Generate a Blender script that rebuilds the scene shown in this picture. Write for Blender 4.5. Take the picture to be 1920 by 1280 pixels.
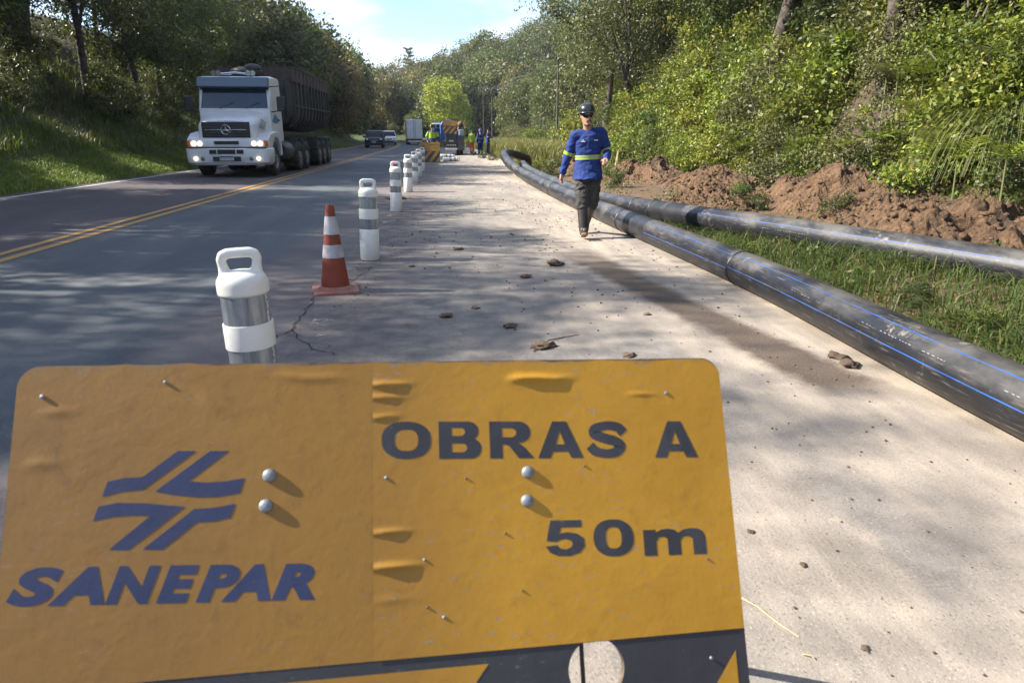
import bpy, bmesh, math, random
import numpy as np
from mathutils import Matrix, Vector
from mathutils.geometry import tessellate_polygon
PI = math.pi
rad = math.radians
sc = bpy.context.scene
for o in list(bpy.data.objects):
    bpy.data.objects.remove(o)
COL = sc.collection

# ---------------------------------------------------------------- camera
FPX, CAMH = 1280.0, 1.35                      # focal length in photo pixels (1920 wide), eye height
TH = math.atan(388 / FPX)                     # pitch down
PS = math.atan(128 / FPX * math.cos(TH))      # yaw to the right of the road
camd = bpy.data.cameras.new('camera')
cam = bpy.data.objects.new('camera', camd)
COL.objects.link(cam)
sc.camera = cam
camd.sensor_width = 36.0
camd.lens = 24.0
camd.clip_start = 0.05
camd.clip_end = 6000
camd.dof.use_dof = True
camd.dof.focus_distance = 9.0
camd.dof.aperture_fstop = 6.5
cam.location = (0, 0, CAMH)
cam.rotation_euler = (PI / 2 - TH, 0, -PS)

_F = np.array([math.sin(PS) * math.cos(TH), math.cos(PS) * math.cos(TH), -math.sin(TH)])
_R = np.array([math.cos(PS), -math.sin(PS), 0.0])
_U = np.cross(_R, _F)
_C = np.array([0, 0, CAMH])
def ray(x, y):
    return _F + _R * (x - 960) / FPX - _U * (y - 640) / FPX
def gnd(x, y, z=0.0):                          # photo pixel -> point on the level z
    d = ray(x, y)
    return _C + d * (z - CAMH) / d[2]
def atY(x, y, Y):                              # photo pixel -> point on the vertical plane at road distance Y
    d = ray(x, y)
    return _C + d * Y / d[1]

# ---------------------------------------------------------------- sky, sun, exposure
SUN_EL = rad(36)
SUN_DIR = Vector((-0.995, 0.10, 0)).normalized() * math.cos(SUN_EL) + Vector((0, 0, math.sin(SUN_EL)))   # towards the sun
w = bpy.data.worlds.new('World')
sc.world = w
w.use_nodes = True
nt = w.node_tree
nt.nodes.clear()
def N(nt, typ, **kw):
    n = nt.nodes.new(typ)
    for k, v in kw.items():
        if k == 'inp':
            for a, b in v.items():
                n.inputs[a].default_value = b
        else:
            setattr(n, k, v)
    return n
def L(nt, a, b):
    nt.links.new(a, b)
sky = N(nt, 'ShaderNodeTexSky', sky_type='NISHITA', sun_disc=False, sun_elevation=SUN_EL,
        sun_rotation=math.atan2(SUN_DIR.x, SUN_DIR.y), altitude=900, air_density=1.0, dust_density=0.5, ozone_density=1.0)
bg = N(nt, 'ShaderNodeBackground', inp={'Strength': 0.10})
out = N(nt, 'ShaderNodeOutputWorld')
tc = N(nt, 'ShaderNodeTexCoord')
sep = N(nt, 'ShaderNodeSeparateXYZ')
L(nt, tc.outputs['Generated'], sep.inputs[0])
zz = N(nt, 'ShaderNodeMath', operation='MAXIMUM', inp={1: 0.0})
L(nt, sep.outputs['Z'], zz.inputs[0])
za = N(nt, 'ShaderNodeMath', operation='ADD', inp={1: 0.16})
L(nt, zz.outputs[0], za.inputs[0])
dx = N(nt, 'ShaderNodeMath', operation='DIVIDE'); dy = N(nt, 'ShaderNodeMath', operation='DIVIDE')
L(nt, sep.outputs['X'], dx.inputs[0]); L(nt, za.outputs[0], dx.inputs[1])
L(nt, sep.outputs['Y'], dy.inputs[0]); L(nt, za.outputs[0], dy.inputs[1])
cmb = N(nt, 'ShaderNodeCombineXYZ')
L(nt, dx.outputs[0], cmb.inputs[0]); L(nt, dy.outputs[0], cmb.inputs[1])
cn = N(nt, 'ShaderNodeTexNoise', inp={'Scale': 1.7, 'Detail': 8.0, 'Roughness': 0.55, 'Distortion': 0.35})
L(nt, cmb.outputs[0], cn.inputs['Vector'])
cr = N(nt, 'ShaderNodeValToRGB')
cr.color_ramp.elements[0].position = 0.40; cr.color_ramp.elements[1].position = 0.62
L(nt, cn.outputs['Fac'], cr.inputs[0])
cmul = N(nt, 'ShaderNodeMath', operation='MULTIPLY', inp={1: 0.85})
L(nt, cr.outputs[0], cmul.inputs[0])
mix = N(nt, 'ShaderNodeMix', data_type='RGBA')
L(nt, cmul.outputs[0], mix.inputs['Factor'])
tint = N(nt, 'ShaderNodeMix', data_type='RGBA', blend_type='MULTIPLY')
tint.inputs['Factor'].default_value = 1.0
tint.inputs['B'].default_value = (0.70, 0.84, 1.0, 1)
L(nt, sky.outputs[0], tint.inputs['A'])
L(nt, tint.outputs['Result'], mix.inputs['A'])
mix.inputs['B'].default_value = (3.75, 3.85, 4.0, 1)
L(nt, mix.outputs['Result'], bg.inputs[0])
L(nt, bg.outputs[0], out.inputs[0])

sl = bpy.data.lights.new('sun', 'SUN')
sl.energy = 4.6
sl.angle = rad(0.53)
sl.color = (1.0, 0.93, 0.82)
so = bpy.data.objects.new('sun', sl)
COL.objects.link(so)
so.rotation_euler = SUN_DIR.to_track_quat('Z', 'Y').to_euler()
so.location = (-30, 5, 40)
vs = sc.view_settings
vs.view_transform = 'Standard'
vs.look = 'None'
vs.exposure = 1.7
vs.gamma = 1.0
vs.use_curve_mapping = False
sc.render.engine = 'CYCLES'
sc.cycles.use_denoising = True
sc.cycles.max_bounces = 8
sc.cycles.transparent_max_bounces = 8
sc.cycles.use_adaptive_sampling = True

# ---------------------------------------------------------------- materials
MATS = {}
def base_mat(name):
    m = bpy.data.materials.new(name)
    m.use_nodes = True
    t = m.node_tree
    b = t.nodes['Principled BSDF']
    MATS[name] = m
    return m, t, b
def mixc(t, fac, a, b):
    n = N(t, 'ShaderNodeMix', data_type='RGBA')
    for k, v in (('Factor', fac), ('A', a), ('B', b)):
        if isinstance(v, bpy.types.NodeSocket):
            L(t, v, n.inputs[k])
        else:
            n.inputs[k].default_value = v if k == 'Factor' else (*v, 1) if len(v) == 3 else v
    return n.outputs['Result']
def noise(t, vec, scale, detail=5, rough=0.55, dist=0.0):
    n = N(t, 'ShaderNodeTexNoise', inp={'Scale': scale, 'Detail': detail, 'Roughness': rough, 'Distortion': dist})
    if vec is not None:
        L(t, vec, n.inputs['Vector'])
    return n.outputs['Fac']
def ramp(t, fac, p0, p1):
    n = N(t, 'ShaderNodeMapRange', interpolation_type='SMOOTHSTEP', inp={'From Min': p0, 'From Max': p1})
    L(t, fac, n.inputs['Value'])
    return n.outputs['Result']
def math_(t, op, a, b=None):
    n = N(t, 'ShaderNodeMath', operation=op)
    for i, v in enumerate((a, b)):
        if v is None: continue
        if isinstance(v, bpy.types.NodeSocket): L(t, v, n.inputs[i])
        else: n.inputs[i].default_value = v
    return n.outputs[0]
def scaled(t, vec, s):
    n = N(t, 'ShaderNodeMapping')
    n.inputs['Scale'].default_value = s
    L(t, vec, n.inputs['Vector'])
    return n.outputs[0]
def bump(t, b, h, strength=0.3, dist=0.01):
    n = N(t, 'ShaderNodeBump', inp={'Strength': strength, 'Distance': dist})
    L(t, h, n.inputs['Height'])
    L(t, n.outputs[0], b.inputs['Normal'])
def M(name, col, rough=0.6, col2=None, ns=4.0, lo=0.4, hi=0.65, bs=0, bstr=0.3, bd=0.004, metal=0.0, spec=0.5,
      dirt=None, dlo=0.55, dhi=0.75, dns=9.0, emit=None, estr=0.0, coat=0.0):
    m, t, b = base_mat(name)
    tcn = N(t, 'ShaderNodeTexCoord').outputs['Object']
    c = None
    if col2 is not None:
        c = mixc(t, ramp(t, noise(t, tcn, ns), lo, hi), col, col2)
    if dirt is not None:
        c = mixc(t, ramp(t, noise(t, tcn, dns, 8, 0.65), dlo, dhi), c if c is not None else col, dirt)
    if c is not None: L(t, c, b.inputs['Base Color'])
    else: b.inputs['Base Color'].default_value = (*col, 1)
    b.inputs['Roughness'].default_value = rough
    b.inputs['Metallic'].default_value = metal
    b.inputs['Specular IOR Level'].default_value = spec
    b.inputs['Coat Weight'].default_value = coat
    if bs: bump(t, b, noise(t, tcn, bs, 6, 0.6), bstr, bd)
    if emit is not None:
        b.inputs['Emission Color'].default_value = (*emit, 1)
        b.inputs['Emission Strength'].default_value = estr
    return m
def leaf_mat(name, a, b_, c, trans=0.32, var=0.35, rough=0.5):
    m, t, b = base_mat(name)
    g = N(t, 'ShaderNodeNewGeometry').outputs['Random Per Island']
    oi = N(t, 'ShaderNodeObjectInfo').outputs['Random']
    c1 = mixc(t, ramp(t, g, 0.0, 0.75), a, b_)
    c2 = mixc(t, ramp(t, g, 0.80, 0.97), c1, c)
    hv = N(t, 'ShaderNodeHueSaturation')
    L(t, c2, hv.inputs['Color'])
    v = N(t, 'ShaderNodeMapRange', inp={'To Min': 1 - var, 'To Max': 1 + var}); L(t, oi, v.inputs['Value'])
    L(t, v.outputs[0], hv.inputs['Value'])
    h = N(t, 'ShaderNodeMapRange', inp={'To Min': 0.478, 'To Max': 0.522})
    L(t, math_(t, 'FRACT', math_(t, 'MULTIPLY', oi, 7.31)), h.inputs['Value'])
    L(t, h.outputs[0], hv.inputs['Hue'])
    L(t, hv.outputs[0], b.inputs['Base Color'])
    b.inputs['Roughness'].default_value = rough
    b.inputs['Specular IOR Level'].default_value = 0.35
    tr = N(t, 'ShaderNodeBsdfTranslucent')
    L(t, mixc(t, 0.35, hv.outputs[0], (0.30, 0.34, 0.03)), tr.inputs[0])
    ms = N(t, 'ShaderNodeMixShader', inp={0: trans})
    L(t, b.outputs[0], ms.inputs[1]); L(t, tr.outputs[0], ms.inputs[2])
    L(t, ms.outputs[0], t.nodes['Material Output'].inputs[0])
    return m

# ---------------------------------------------------------------- mesh helpers
def fast_mesh(name, V, F, mats, smooth=False, mi=None, uv=None):
    me = bpy.data.meshes.new(name)
    V = np.asarray(V, np.float32); F = np.asarray(F, np.int32)
    k = F.shape[1]
    me.vertices.add(len(V)); me.vertices.foreach_set('co', V.ravel())
    me.loops.add(F.size); me.loops.foreach_set('vertex_index', F.ravel())
    me.polygons.add(len(F)); me.polygons.foreach_set('loop_start', np.arange(len(F), dtype=np.int32) * k)
    if smooth: me.polygons.foreach_set('use_smooth', np.ones(len(F), bool))
    if mi is not None: me.polygons.foreach_set('material_index', np.asarray(mi, np.int32))
    if uv is not None:
        u = me.uv_layers.new(name='UVMap')
        u.data.foreach_set('uv', np.asarray(uv, np.float32)[F.ravel()].ravel())
    me.update(calc_edges=True)
    for m in (mats if isinstance(mats, (list, tuple)) else [mats]): me.materials.append(m)
    return me
def link(name, data, parent=None, loc=None, rot=None):
    o = bpy.data.objects.new(name, data)
    COL.objects.link(o)
    if parent is not None: o.parent = parent
    if loc is not None: o.location = loc
    if rot is not None: o.rotation_euler = rot
    return o
def tag(o, label=None, cat=None, group=None, kind=None):
    if label: o['label'] = label
    if cat: o['category'] = cat
    if group: o['group'] = group
    if kind: o['kind'] = kind
    return o
def thing(name, label, cat, loc=(0, 0, 0), rz=0.0, group=None):
    o = link(name, None, None, loc, (0, 0, rz))
    o.empty_display_size = 0.2
    return tag(o, label, cat, group)
def copy_tree(o, parent=None):
    c = o.copy(); COL.objects.link(c); c.parent = parent
    for ch in list(o.children): copy_tree(ch, c)
    return c

class MB:
    def __init__(s): s.v = []; s.f = []
    def add(s, vs, fs):
        n = len(s.v)
        s.v.extend([tuple(map(float, p)) for p in vs]); s.f.extend([tuple(i + n for i in f) for f in fs])
        return s
    def box(s, c, d, R=None, top=(1, 1)):
        hx, hy, hz = d[0] / 2, d[1] / 2, d[2] / 2
        P = []
        for z, sx, sy in ((-hz, 1, 1), (hz, top[0], top[1])):
            for x, y in ((-hx, -hy), (hx, -hy), (hx, hy), (-hx, hy)):
                P.append(Vector((x * sx, y * sy, z)))
        if R is not None: P = [R @ p for p in P]
        P = [p + Vector(c) for p in P]
        return s.add(P, [(3, 2, 1, 0), (4, 5, 6, 7), (0, 1, 5, 4), (1, 2, 6, 5), (2, 3, 7, 6), (3, 0, 4, 7)])
    def loft(s, secs, cap=True, closed=True):
        n = len(secs[0]); P = [p for q in secs for p in q]; F = []
        for i in range(len(secs) - 1):
            for j in range(n if closed else n - 1):
                a = i * n + j; b = i * n + (j + 1) % n
                F.append((a, b, b + n, a + n))
        if cap:
            F.append(tuple(range(n - 1, -1, -1))); F.append(tuple(range((len(secs) - 1) * n, len(secs) * n)))
        return s.add(P, F)
    def tube(s, path, radii, n=12, cap=True, flat=1.0, upv=None):
        P = [Vector(p) for p in path]
        if not hasattr(radii, '__len__'): radii = [radii] * len(P)
        secs = []; side = None
        for i, p in enumerate(P):
            t = (P[min(i + 1, len(P) - 1)] - P[max(i - 1, 0)]).normalized()
            if side is None:
                ref = Vector(upv) if upv else (Vector((0, 0, 1)) if abs(t.z) < 0.9 else Vector((1, 0, 0)))
                side = t.cross(ref).normalized()
            side = (side - t * side.dot(t)).normalized()
            up = side.cross(t)
            secs.append([p + side * math.cos(2 * PI * j / n) * radii[i] + up * math.sin(2 * PI * j / n) * radii[i] * flat for j in range(n)])
        return s.loft(secs, cap)
    def limb(s, a, b, r0, r1, n=12):              # tapered limb with round ends
        a = Vector(a); b = Vector(b); d = (b - a).normalized()
        pts, rr = [], []
        for q in (-1, -0.87, -0.5, 0): pts.append(a + d * q * r0); rr.append(max(0.001, r0 * math.sqrt(max(0, 1 - q * q))))
        for q in (0, 0.5, 0.87, 1): pts.append(b + d * q * r1); rr.append(max(0.001, r1 * math.sqrt(max(0, 1 - q * q))))
        return s.tube(pts, rr, n)
    def lathe(s, prof, n=32, c=(0, 0, 0), axis='z', cap=True):
        secs = []
        for r, z in prof:
            q = []
            for j in range(n):
                a = 2 * PI * j / n; x, y = r * math.cos(a), r * math.sin(a)
                q.append(Vector(c) + (Vector((x, y, z)) if axis == 'z' else Vector((z, x, y)) if axis == 'x' else Vector((y, z, x))))
            secs.append(q)
        return s.loft(secs, cap)
    def prism(s, poly, a, b, axis='x'):           # polygon extruded along an axis
        def P(u, v, w_): return {'x': (w_, u, v), 'y': (u, w_, v), 'z': (u, v, w_)}[axis]
        n = len(poly)
        vs = [P(u, v, a) for u, v in poly] + [P(u, v, b) for u, v in poly]
        fs = [tuple(range(n - 1, -1, -1)), tuple(range(n, 2 * n))] + [(i, (i + 1) % n, (i + 1) % n + n, i + n) for i in range(n)]
        return s.add(vs, fs)
    def ball(s, c, r, nu=16, nv=10):
        if not hasattr(r, '__len__'): r = (r, r, r)
        secs = []
        for i in range(nv + 1):
            a = -PI / 2 + PI * min(max(i / nv, 0.01), 0.99)
            secs.append([(c[0] + r[0] * math.cos(a) * math.cos(2 * PI * j / nu), c[1] + r[1] * math.cos(a) * math.sin(2 * PI * j / nu), c[2] + r[2] * math.sin(a)) for j in range(nu)])
        return s.loft(secs)
    def mesh(s, name, mat, angle=35):
        me = bpy.data.meshes.new(name)
        me.from_pydata(s.v, [], s.f)
        bm = bmesh.new(); bm.from_mesh(me); bmesh.ops.recalc_face_normals(bm, faces=bm.faces); bm.to_mesh(me); bm.free()
        me.materials.append(mat)
        if angle:
            me.polygons.foreach_set('use_smooth', np.ones(len(me.polygons), bool))
            me.set_sharp_from_angle(angle=rad(angle))
        return me
    def build(s, name, mat, parent=None, angle=35, bev=0.0, seg=2):
        o = link(name, s.mesh(name, mat, angle), parent)
        if bev:
            md = o.modifiers.new('bevel', 'BEVEL'); md.width = bev; md.segments = seg; md.limit_method = 'ANGLE'; md.angle_limit = rad(35)
        return o
def fuse(mb, name, mat, parent, voxel=0.01, smooth=6, noise_amp=0.0):
    """one continuous skin over overlapping volumes"""
    me = mb.mesh(name, mat, 0)
    o = bpy.data.objects.new(name, me); COL.objects.link(o)
    r = o.modifiers.new('r', 'REMESH'); r.mode = 'VOXEL'; r.voxel_size = voxel; r.use_smooth_shade = True
    if smooth:
        q = o.modifiers.new('s', 'SMOOTH'); q.iterations = smooth; q.factor = 0.5
    dg = bpy.context.evaluated_depsgraph_get()
    m2 = bpy.data.meshes.new_from_object(o.evaluated_get(dg))
    bpy.data.objects.remove(o); bpy.data.meshes.remove(me)
    m2.name = name
    if not m2.materials: m2.materials.append(mat)
    m2.polygons.foreach_set('use_smooth', np.ones(len(m2.polygons), bool))
    if noise_amp:                               # cloth folds
        V = np.empty(len(m2.vertices) * 3); m2.vertices.foreach_get('co', V); V = V.reshape(-1, 3)
        Nn = np.array([v.normal[:] for v in m2.vertices])
        P = np.stack([V[:, 0] * 6 + V[:, 2] * 5, V[:, 1] * 6, V[:, 2] * 15 - V[:, 0] * 7], -1)
        V = V + Nn * (noise_amp * (.4 - np.abs(fbm(P, 3, 5))))[:, None]
        m2.vertices.foreach_set('co', V.ravel()); m2.update()
    return link(name, m2, parent)

def vnoise(P, seed=0):
    """value noise on (n,3) points, result -1..1"""
    P = np.asarray(P, float); I = np.floor(P).astype(np.int64); Fr = P - I; Fr = Fr * Fr * (3 - 2 * Fr)
    def h(i, j, k):
        n = (i * 374761393 + j * 668265263 + k * 2147483647 + seed * 974711) & 0xffffffff
        n = ((n ^ (n >> 13)) * 1274126177) & 0xffffffff
        n = n ^ (n >> 16)
        return (n & 0xffff) / 32767.5 - 1
    r = 0
    for a in (0, 1):
        for b in (0, 1):
            for c in (0, 1):
                wgt = (Fr[:, 0] if a else 1 - Fr[:, 0]) * (Fr[:, 1] if b else 1 - Fr[:, 1]) * (Fr[:, 2] if c else 1 - Fr[:, 2])
                r = r + wgt * h(I[:, 0] + a, I[:, 1] + b, I[:, 2] + c)
    return r
def fbm(P, oct=4, seed=0):
    r = 0; a = 1.0; P = np.asarray(P, float)
    for i in range(oct):
        r = r + a * vnoise(P * 2 ** i, seed + i); a *= 0.5
    return r

# ================================================================ SETTING: ground, road, shoulder, markings
def cen(Y):                                    # the road bends gently to the left beyond 60 m
    Y = np.asarray(Y, float); e = np.clip(Y - 60, 0, 90)
    return -0.0009 * e ** 2 - 0.010 * np.clip(Y - 112, 0, 60) ** 2
def crossfall(u):
    return 0.013 * np.clip(-0.9 - np.asarray(u, float), 0, 8.4)
def sst(a, b, x):
    t = np.clip((np.asarray(x, float) - a) / (b - a), 0, 1); return t * t * (3 - 2 * t)
def ground_h(X, Y):
    X = np.asarray(X, float); Y = np.asarray(Y, float); u = X - cen(Y)
    z = crossfall(u) - 0.06
    d = np.clip(-9.25 - u, 0, None)
    z = z + 0.06 * sst(0, 0.25, d) + 0.20 * np.clip(d, 0, 2.2) + 0.62 * np.clip(d - 2.2, 0, 12) + 0.25 * np.clip(d - 14.2, 0, 30)
    d0 = 7.3 + np.clip((Y - 28) / 40, 0, 1) * 4.0
    e = np.clip(u - d0, 0, None)
    z = z + 0.06 * sst(3.1, 3.4, u) + 0.12 * sst(3.3, 4.3, u) + (0.95 - 0.62 * sst(46, 75, Y)) * np.clip(e, 0, 9) + 0.35 * np.clip(e - 9, 0, 40)
    P = np.stack([X * 0.35, Y * 0.35, 0 * X], -1).reshape(-1, 3)
    n = fbm(P, 4, 3).reshape(X.shape)
    z = z + n * 0.28 * np.clip(d / 3, 0, 1) + n * 0.35 * np.clip(e / 2, 0, 1) + n * 0.06 * sst(3.3, 4.5, u)
    far = sst(128, 185, Y)
    hill = 4.0 + 13 * sst(-22, 38, X) + 6 * sst(-40, -140, X)
    z = z * (1 - far) + far * (hill + n * 1.5) + np.clip(Y - 230, 0, 600) * 0.03
    return z
def gz(x, y): return float(ground_h(np.array([x]), np.array([y]))[0])

# ---- ground
m, t, b = base_mat('ground_soil')
tcn = N(t, 'ShaderNodeTexCoord').outputs['Object']
sx = N(t, 'ShaderNodeSeparateXYZ'); L(t, tcn, sx.inputs[0])
n1 = noise(t, tcn, 0.9, 7, 0.6); n2 = noise(t, tcn, 7.0, 6, 0.65)
litter = mixc(t, ramp(t, n2, 0.35, 0.7), (0.035, 0.026, 0.015), (0.085, 0.058, 0.032))
green = mixc(t, ramp(t, n1, 0.3, 0.7), (0.020, 0.033, 0.008), (0.045, 0.062, 0.014))
soil = mixc(t, ramp(t, n2, 0.3, 0.7), (0.060, 0.040, 0.022), (0.15, 0.090, 0.048))
xn = math_(t, 'ADD', sx.outputs['X'], math_(t, 'MULTIPLY', math_(t, 'SUBTRACT', n1, 0.5), 2.4))
c = mixc(t, ramp(t, xn, 7.6, 8.6), soil, litter)
c = mixc(t, ramp(t, math_(t, 'MULTIPLY', xn, -1.0), 8.0, 9.0), c, green)
c = mixc(t, ramp(t, math_(t, 'MULTIPLY', xn, -1.0), 11.5, 14.0), c, litter)
c = mixc(t, ramp(t, sx.outputs['Y'], 40.0, 60.0), c, green)
L(t, c, b.inputs['Base Color']); b.inputs['Roughness'].default_value = 0.95
bump(t, b, n2, 0.8, 0.05)
def axis(fine0, fine1, step, far0, far1, k=14):
    a = np.arange(fine0, fine1 + 1e-6, step)
    l = fine0 - (fine0 - far0) * np.linspace(1, 0, k, endpoint=False) ** 2.2
    r = fine1 + (far1 - fine1) * np.linspace(0, 1, k + 1)[1:] ** 2.2
    return np.concatenate([l, a, r])
gx = axis(-36, 36, 0.45, -1800, 1800); gy = axis(-30, 190, 0.9, -900, 3500)
GX, GY = np.meshgrid(gx, gy)
GZ = ground_h(GX, GY)
nx, ny = len(gx), len(gy)
idx = np.arange(nx * ny).reshape(ny, nx)
Fq = np.stack([idx[:-1, :-1], idx[:-1, 1:], idx[1:, 1:], idx[1:, :-1]], -1).reshape(-1, 4)
tag(link('ground', fast_mesh('ground', np.stack([GX, GY, GZ], -1).reshape(-1, 3), Fq, m, True)), kind='structure')

# ---- strips that follow the road
def strip(name, us, y0, y1, dy, dz, mat, jitter=0.0, edge_n=None):
    ys = np.arange(y0, y1 + 1e-6, dy); us = np.array(us, float)
    U, Y = np.meshgrid(us, ys)
    if jitter:
        for k in (0, -1):
            q = np.stack([ys * 1.7, ys * 0 + k * 9.1, ys * 0], -1)
            U[:, k] += jitter * fbm(q, 4, 11)
    X = U + cen(Y); Z = crossfall(U) + dz
    n, k = len(ys), len(us)
    ii = np.arange(n * k).reshape(n, k)
    F = np.stack([ii[:-1, :-1], ii[:-1, 1:], ii[1:, 1:], ii[1:, :-1]], -1).reshape(-1, 4)
    return link(name, fast_mesh(name, np.stack([X, Y, Z], -1).reshape(-1, 3), F, mat, True, uv=np.stack([U, Y], -1).reshape(-1, 2)))

# road asphalt: purplish old lane, blue-grey newer lane
m, t, b = base_mat('asphalt')
uv = N(t, 'ShaderNodeUVMap').outputs[0]
su = N(t, 'ShaderNodeSeparateXYZ'); L(t, uv, su.inputs[0])
U_, Y_ = su.outputs['X'], su.outputs['Y']
str_ = noise(t, scaled(t, uv, (1.4, 0.18, 1)), 1.0, 6, 0.65)
pat = noise(t, uv, 0.55, 6, 0.62)
fine = noise(t, uv, 95, 3, 0.75)
un = math_(t, 'ADD', U_, math_(t, 'MULTIPLY', math_(t, 'SUBTRACT', noise(t, uv, 1.3, 6, 0.65), 0.5), 0.55))
left = mixc(t, ramp(t, str_, 0.3, 0.7), (0.050, 0.041, 0.048), (0.076, 0.063, 0.070))
right = mixc(t, ramp(t, str_, 0.3, 0.7), (0.056, 0.065, 0.074), (0.090, 0.100, 0.108))
c = mixc(t, ramp(t, U_, -4.92, -4.88), left, right)
c = mixc(t, ramp(t, un, -2.05, -1.75), c, mixc(t, ramp(t, pat, 0.35, 0.65), (0.105, 0.085, 0.085), (0.160, 0.138, 0.128)))
c = mixc(t, ramp(t, pat, 0.62, 0.80), c, (0.17, 0.155, 0.135))
c = mixc(t, ramp(t, fine, 0.56, 0.72), c, (0.19, 0.187, 0.182))
c = mixc(t, ramp(t, fine, 0.44, 0.30), c, (0.022, 0.022, 0.024))
L(t, c, b.inputs['Base Color'])
b.inputs['Roughness'].default_value = 0.85
bump(t, b, fine, 0.55, 0.006)
tag(strip('road', np.linspace(-9.35, -1.15, 18), -14, 150, 1.0, 0.0, m), kind='structure')

# shoulder: grey asphalt under trodden beige dust, wet brown run-off
m, t, b = base_mat('dusty_shoulder')
uv = N(t, 'ShaderNodeUVMap').outputs[0]
su = N(t, 'ShaderNodeSeparateXYZ'); L(t, uv, su.inputs[0])
U_, Y_ = su.outputs['X'], su.outputs['Y']
fine = noise(t, uv, 90, 3, 0.75)
mid = noise(t, uv, 6.0, 7, 0.68)
big = noise(t, scaled(t, uv, (1.0, 0.45, 1)), 0.9, 7, 0.62)
streak = noise(t, scaled(t, uv, (3.0, 0.6, 1)), 1.0, 7, 0.68)
asp = mixc(t, ramp(t, mid, 0.3, 0.7), (0.125, 0.115, 0.108), (0.215, 0.198, 0.180))
dust = mixc(t, ramp(t, streak, 0.3, 0.7), (0.29, 0.238, 0.185), (0.42, 0.352, 0.275))
k = math_(t, 'ADD', math_(t, 'MULTIPLY', U_, 0.17), math_(t, 'MULTIPLY', math_(t, 'SUBTRACT', big, 0.5), 1.3))
k = math_(t, 'ADD', k, math_(t, 'MULTIPLY', math_(t, 'SUBTRACT', streak, 0.5), 0.7))
c = mixc(t, ramp(t, k, -0.15, 0.65), asp, dust)
c = mixc(t, ramp(t, noise(t, uv, 2.3, 8, 0.7), 0.60, 0.78), c, (0.46, 0.375, 0.265))
ub = math_(t, 'ADD', U_, math_(t, 'MULTIPLY', math_(t, 'SUBTRACT', noise(t, scaled(t, uv, (1, .6, 1)), 1.1, 7, 0.68), 0.5), 1.5))
c = mixc(t, ramp(t, ub, 0.15, -0.75), c, mixc(t, ramp(t, mid, .35, .65), (0.105, 0.088, 0.087), (0.160, 0.140, 0.130)))
# brown run-off stain lying along the pipe
line = math_(t, 'ADD', 1.62, math_(t, 'MULTIPLY', math_(t, 'SUBTRACT', 7.3, Y_), 0.150))
dd = math_(t, 'ABSOLUTE', math_(t, 'SUBTRACT', U_, math_(t, 'ADD', line, math_(t, 'MULTIPLY', math_(t, 'SUBTRACT', mid, 0.5), 0.20))))
wid = math_(t, 'ADD', 0.17, math_(t, 'MULTIPLY', math_(t, 'SUBTRACT', big, 0.42), 0.35))
s1 = ramp(t, math_(t, 'SUBTRACT', wid, dd), -0.07, 0.09)
s2 = math_(t, 'MULTIPLY', ramp(t, Y_, 3.15, 3.5), ramp(t, Y_, 8.6, 6.8))
st_ = math_(t, 'MULTIPLY', math_(t, 'MULTIPLY', s1, s2), 0.95)
c = mixc(t, st_, c, (0.075, 0.052, 0.037))
dn = noise(t, uv, 1.7, 8, 0.72, 0.6)
c = mixc(t, math_(t, 'MULTIPLY', ramp(t, dn, 0.60, 0.70), 0.6), c, (0.125, 0.090, 0.060))
c = mixc(t, math_(t, 'MULTIPLY', ramp(t, fine, 0.56, 0.74), 0.55), c, (0.58, 0.53, 0.46))
c = mixc(t, math_(t, 'MULTIPLY', ramp(t, fine, 0.43, 0.31), 0.85), c, (0.075, 0.060, 0.050))
L(t, c, b.inputs['Base Color'])
b.inputs['Roughness'].default_value = 0.92
bump(t, b, math_(t, 'ADD', fine, math_(t, 'MULTIPLY', mid, 1.5)), 0.5, 0.007)
shoulder = tag(strip('shoulder', np.linspace(-1.15, 3.12, 10), -14, 75, 0.25, 0.0, m, 0.0), kind='structure')

# markings
def paint(name, col, wear):
    m, t, b = base_mat(name)
    uv = N(t, 'ShaderNodeUVMap').outputs[0]
    w1 = noise(t, uv, 14, 7, 0.75); w2 = noise(t, uv, 1.1, 4, 0.6)
    a = ramp(t, math_(t, 'ADD', w1, math_(t, 'MULTIPLY', math_(t, 'SUBTRACT', w2, 0.5), 0.9)), wear, wear + 0.10)
    b.inputs['Base Color'].default_value = (*col, 1)
    b.inputs['Roughness'].default_value = 0.7
    tr = N(t, 'ShaderNodeBsdfTransparent')
    ms = N(t, 'ShaderNodeMixShader')
    L(t, a, ms.inputs[0]); L(t, tr.outputs[0], ms.inputs[1]); L(t, b.outputs[0], ms.inputs[2])
    L(t, ms.outputs[0], t.nodes['Material Output'].inputs[0])
    return m
yel = paint('yellow_line_paint', (0.36, 0.205, 0.055), 0.30)
whi = paint('white_line_paint', (0.42, 0.42, 0.41), 0.30)
wor = paint('worn_line_paint', (0.36, 0.35, 0.33), 0.58)
for u0 in (-5.08, -4.83):
    tag(strip('centre_line', [u0, u0 + 0.12], -14, 150, 1.0, 0.005, yel), kind='structure')
tag(strip('edge_line', [-9.0, -8.88], -14, 150, 1.0, 0.005, whi), kind='structure')
tag(strip('edge_line', [-1.02, -0.86], -14, 75, 1.0, 0.005, wor), kind='structure')

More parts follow.
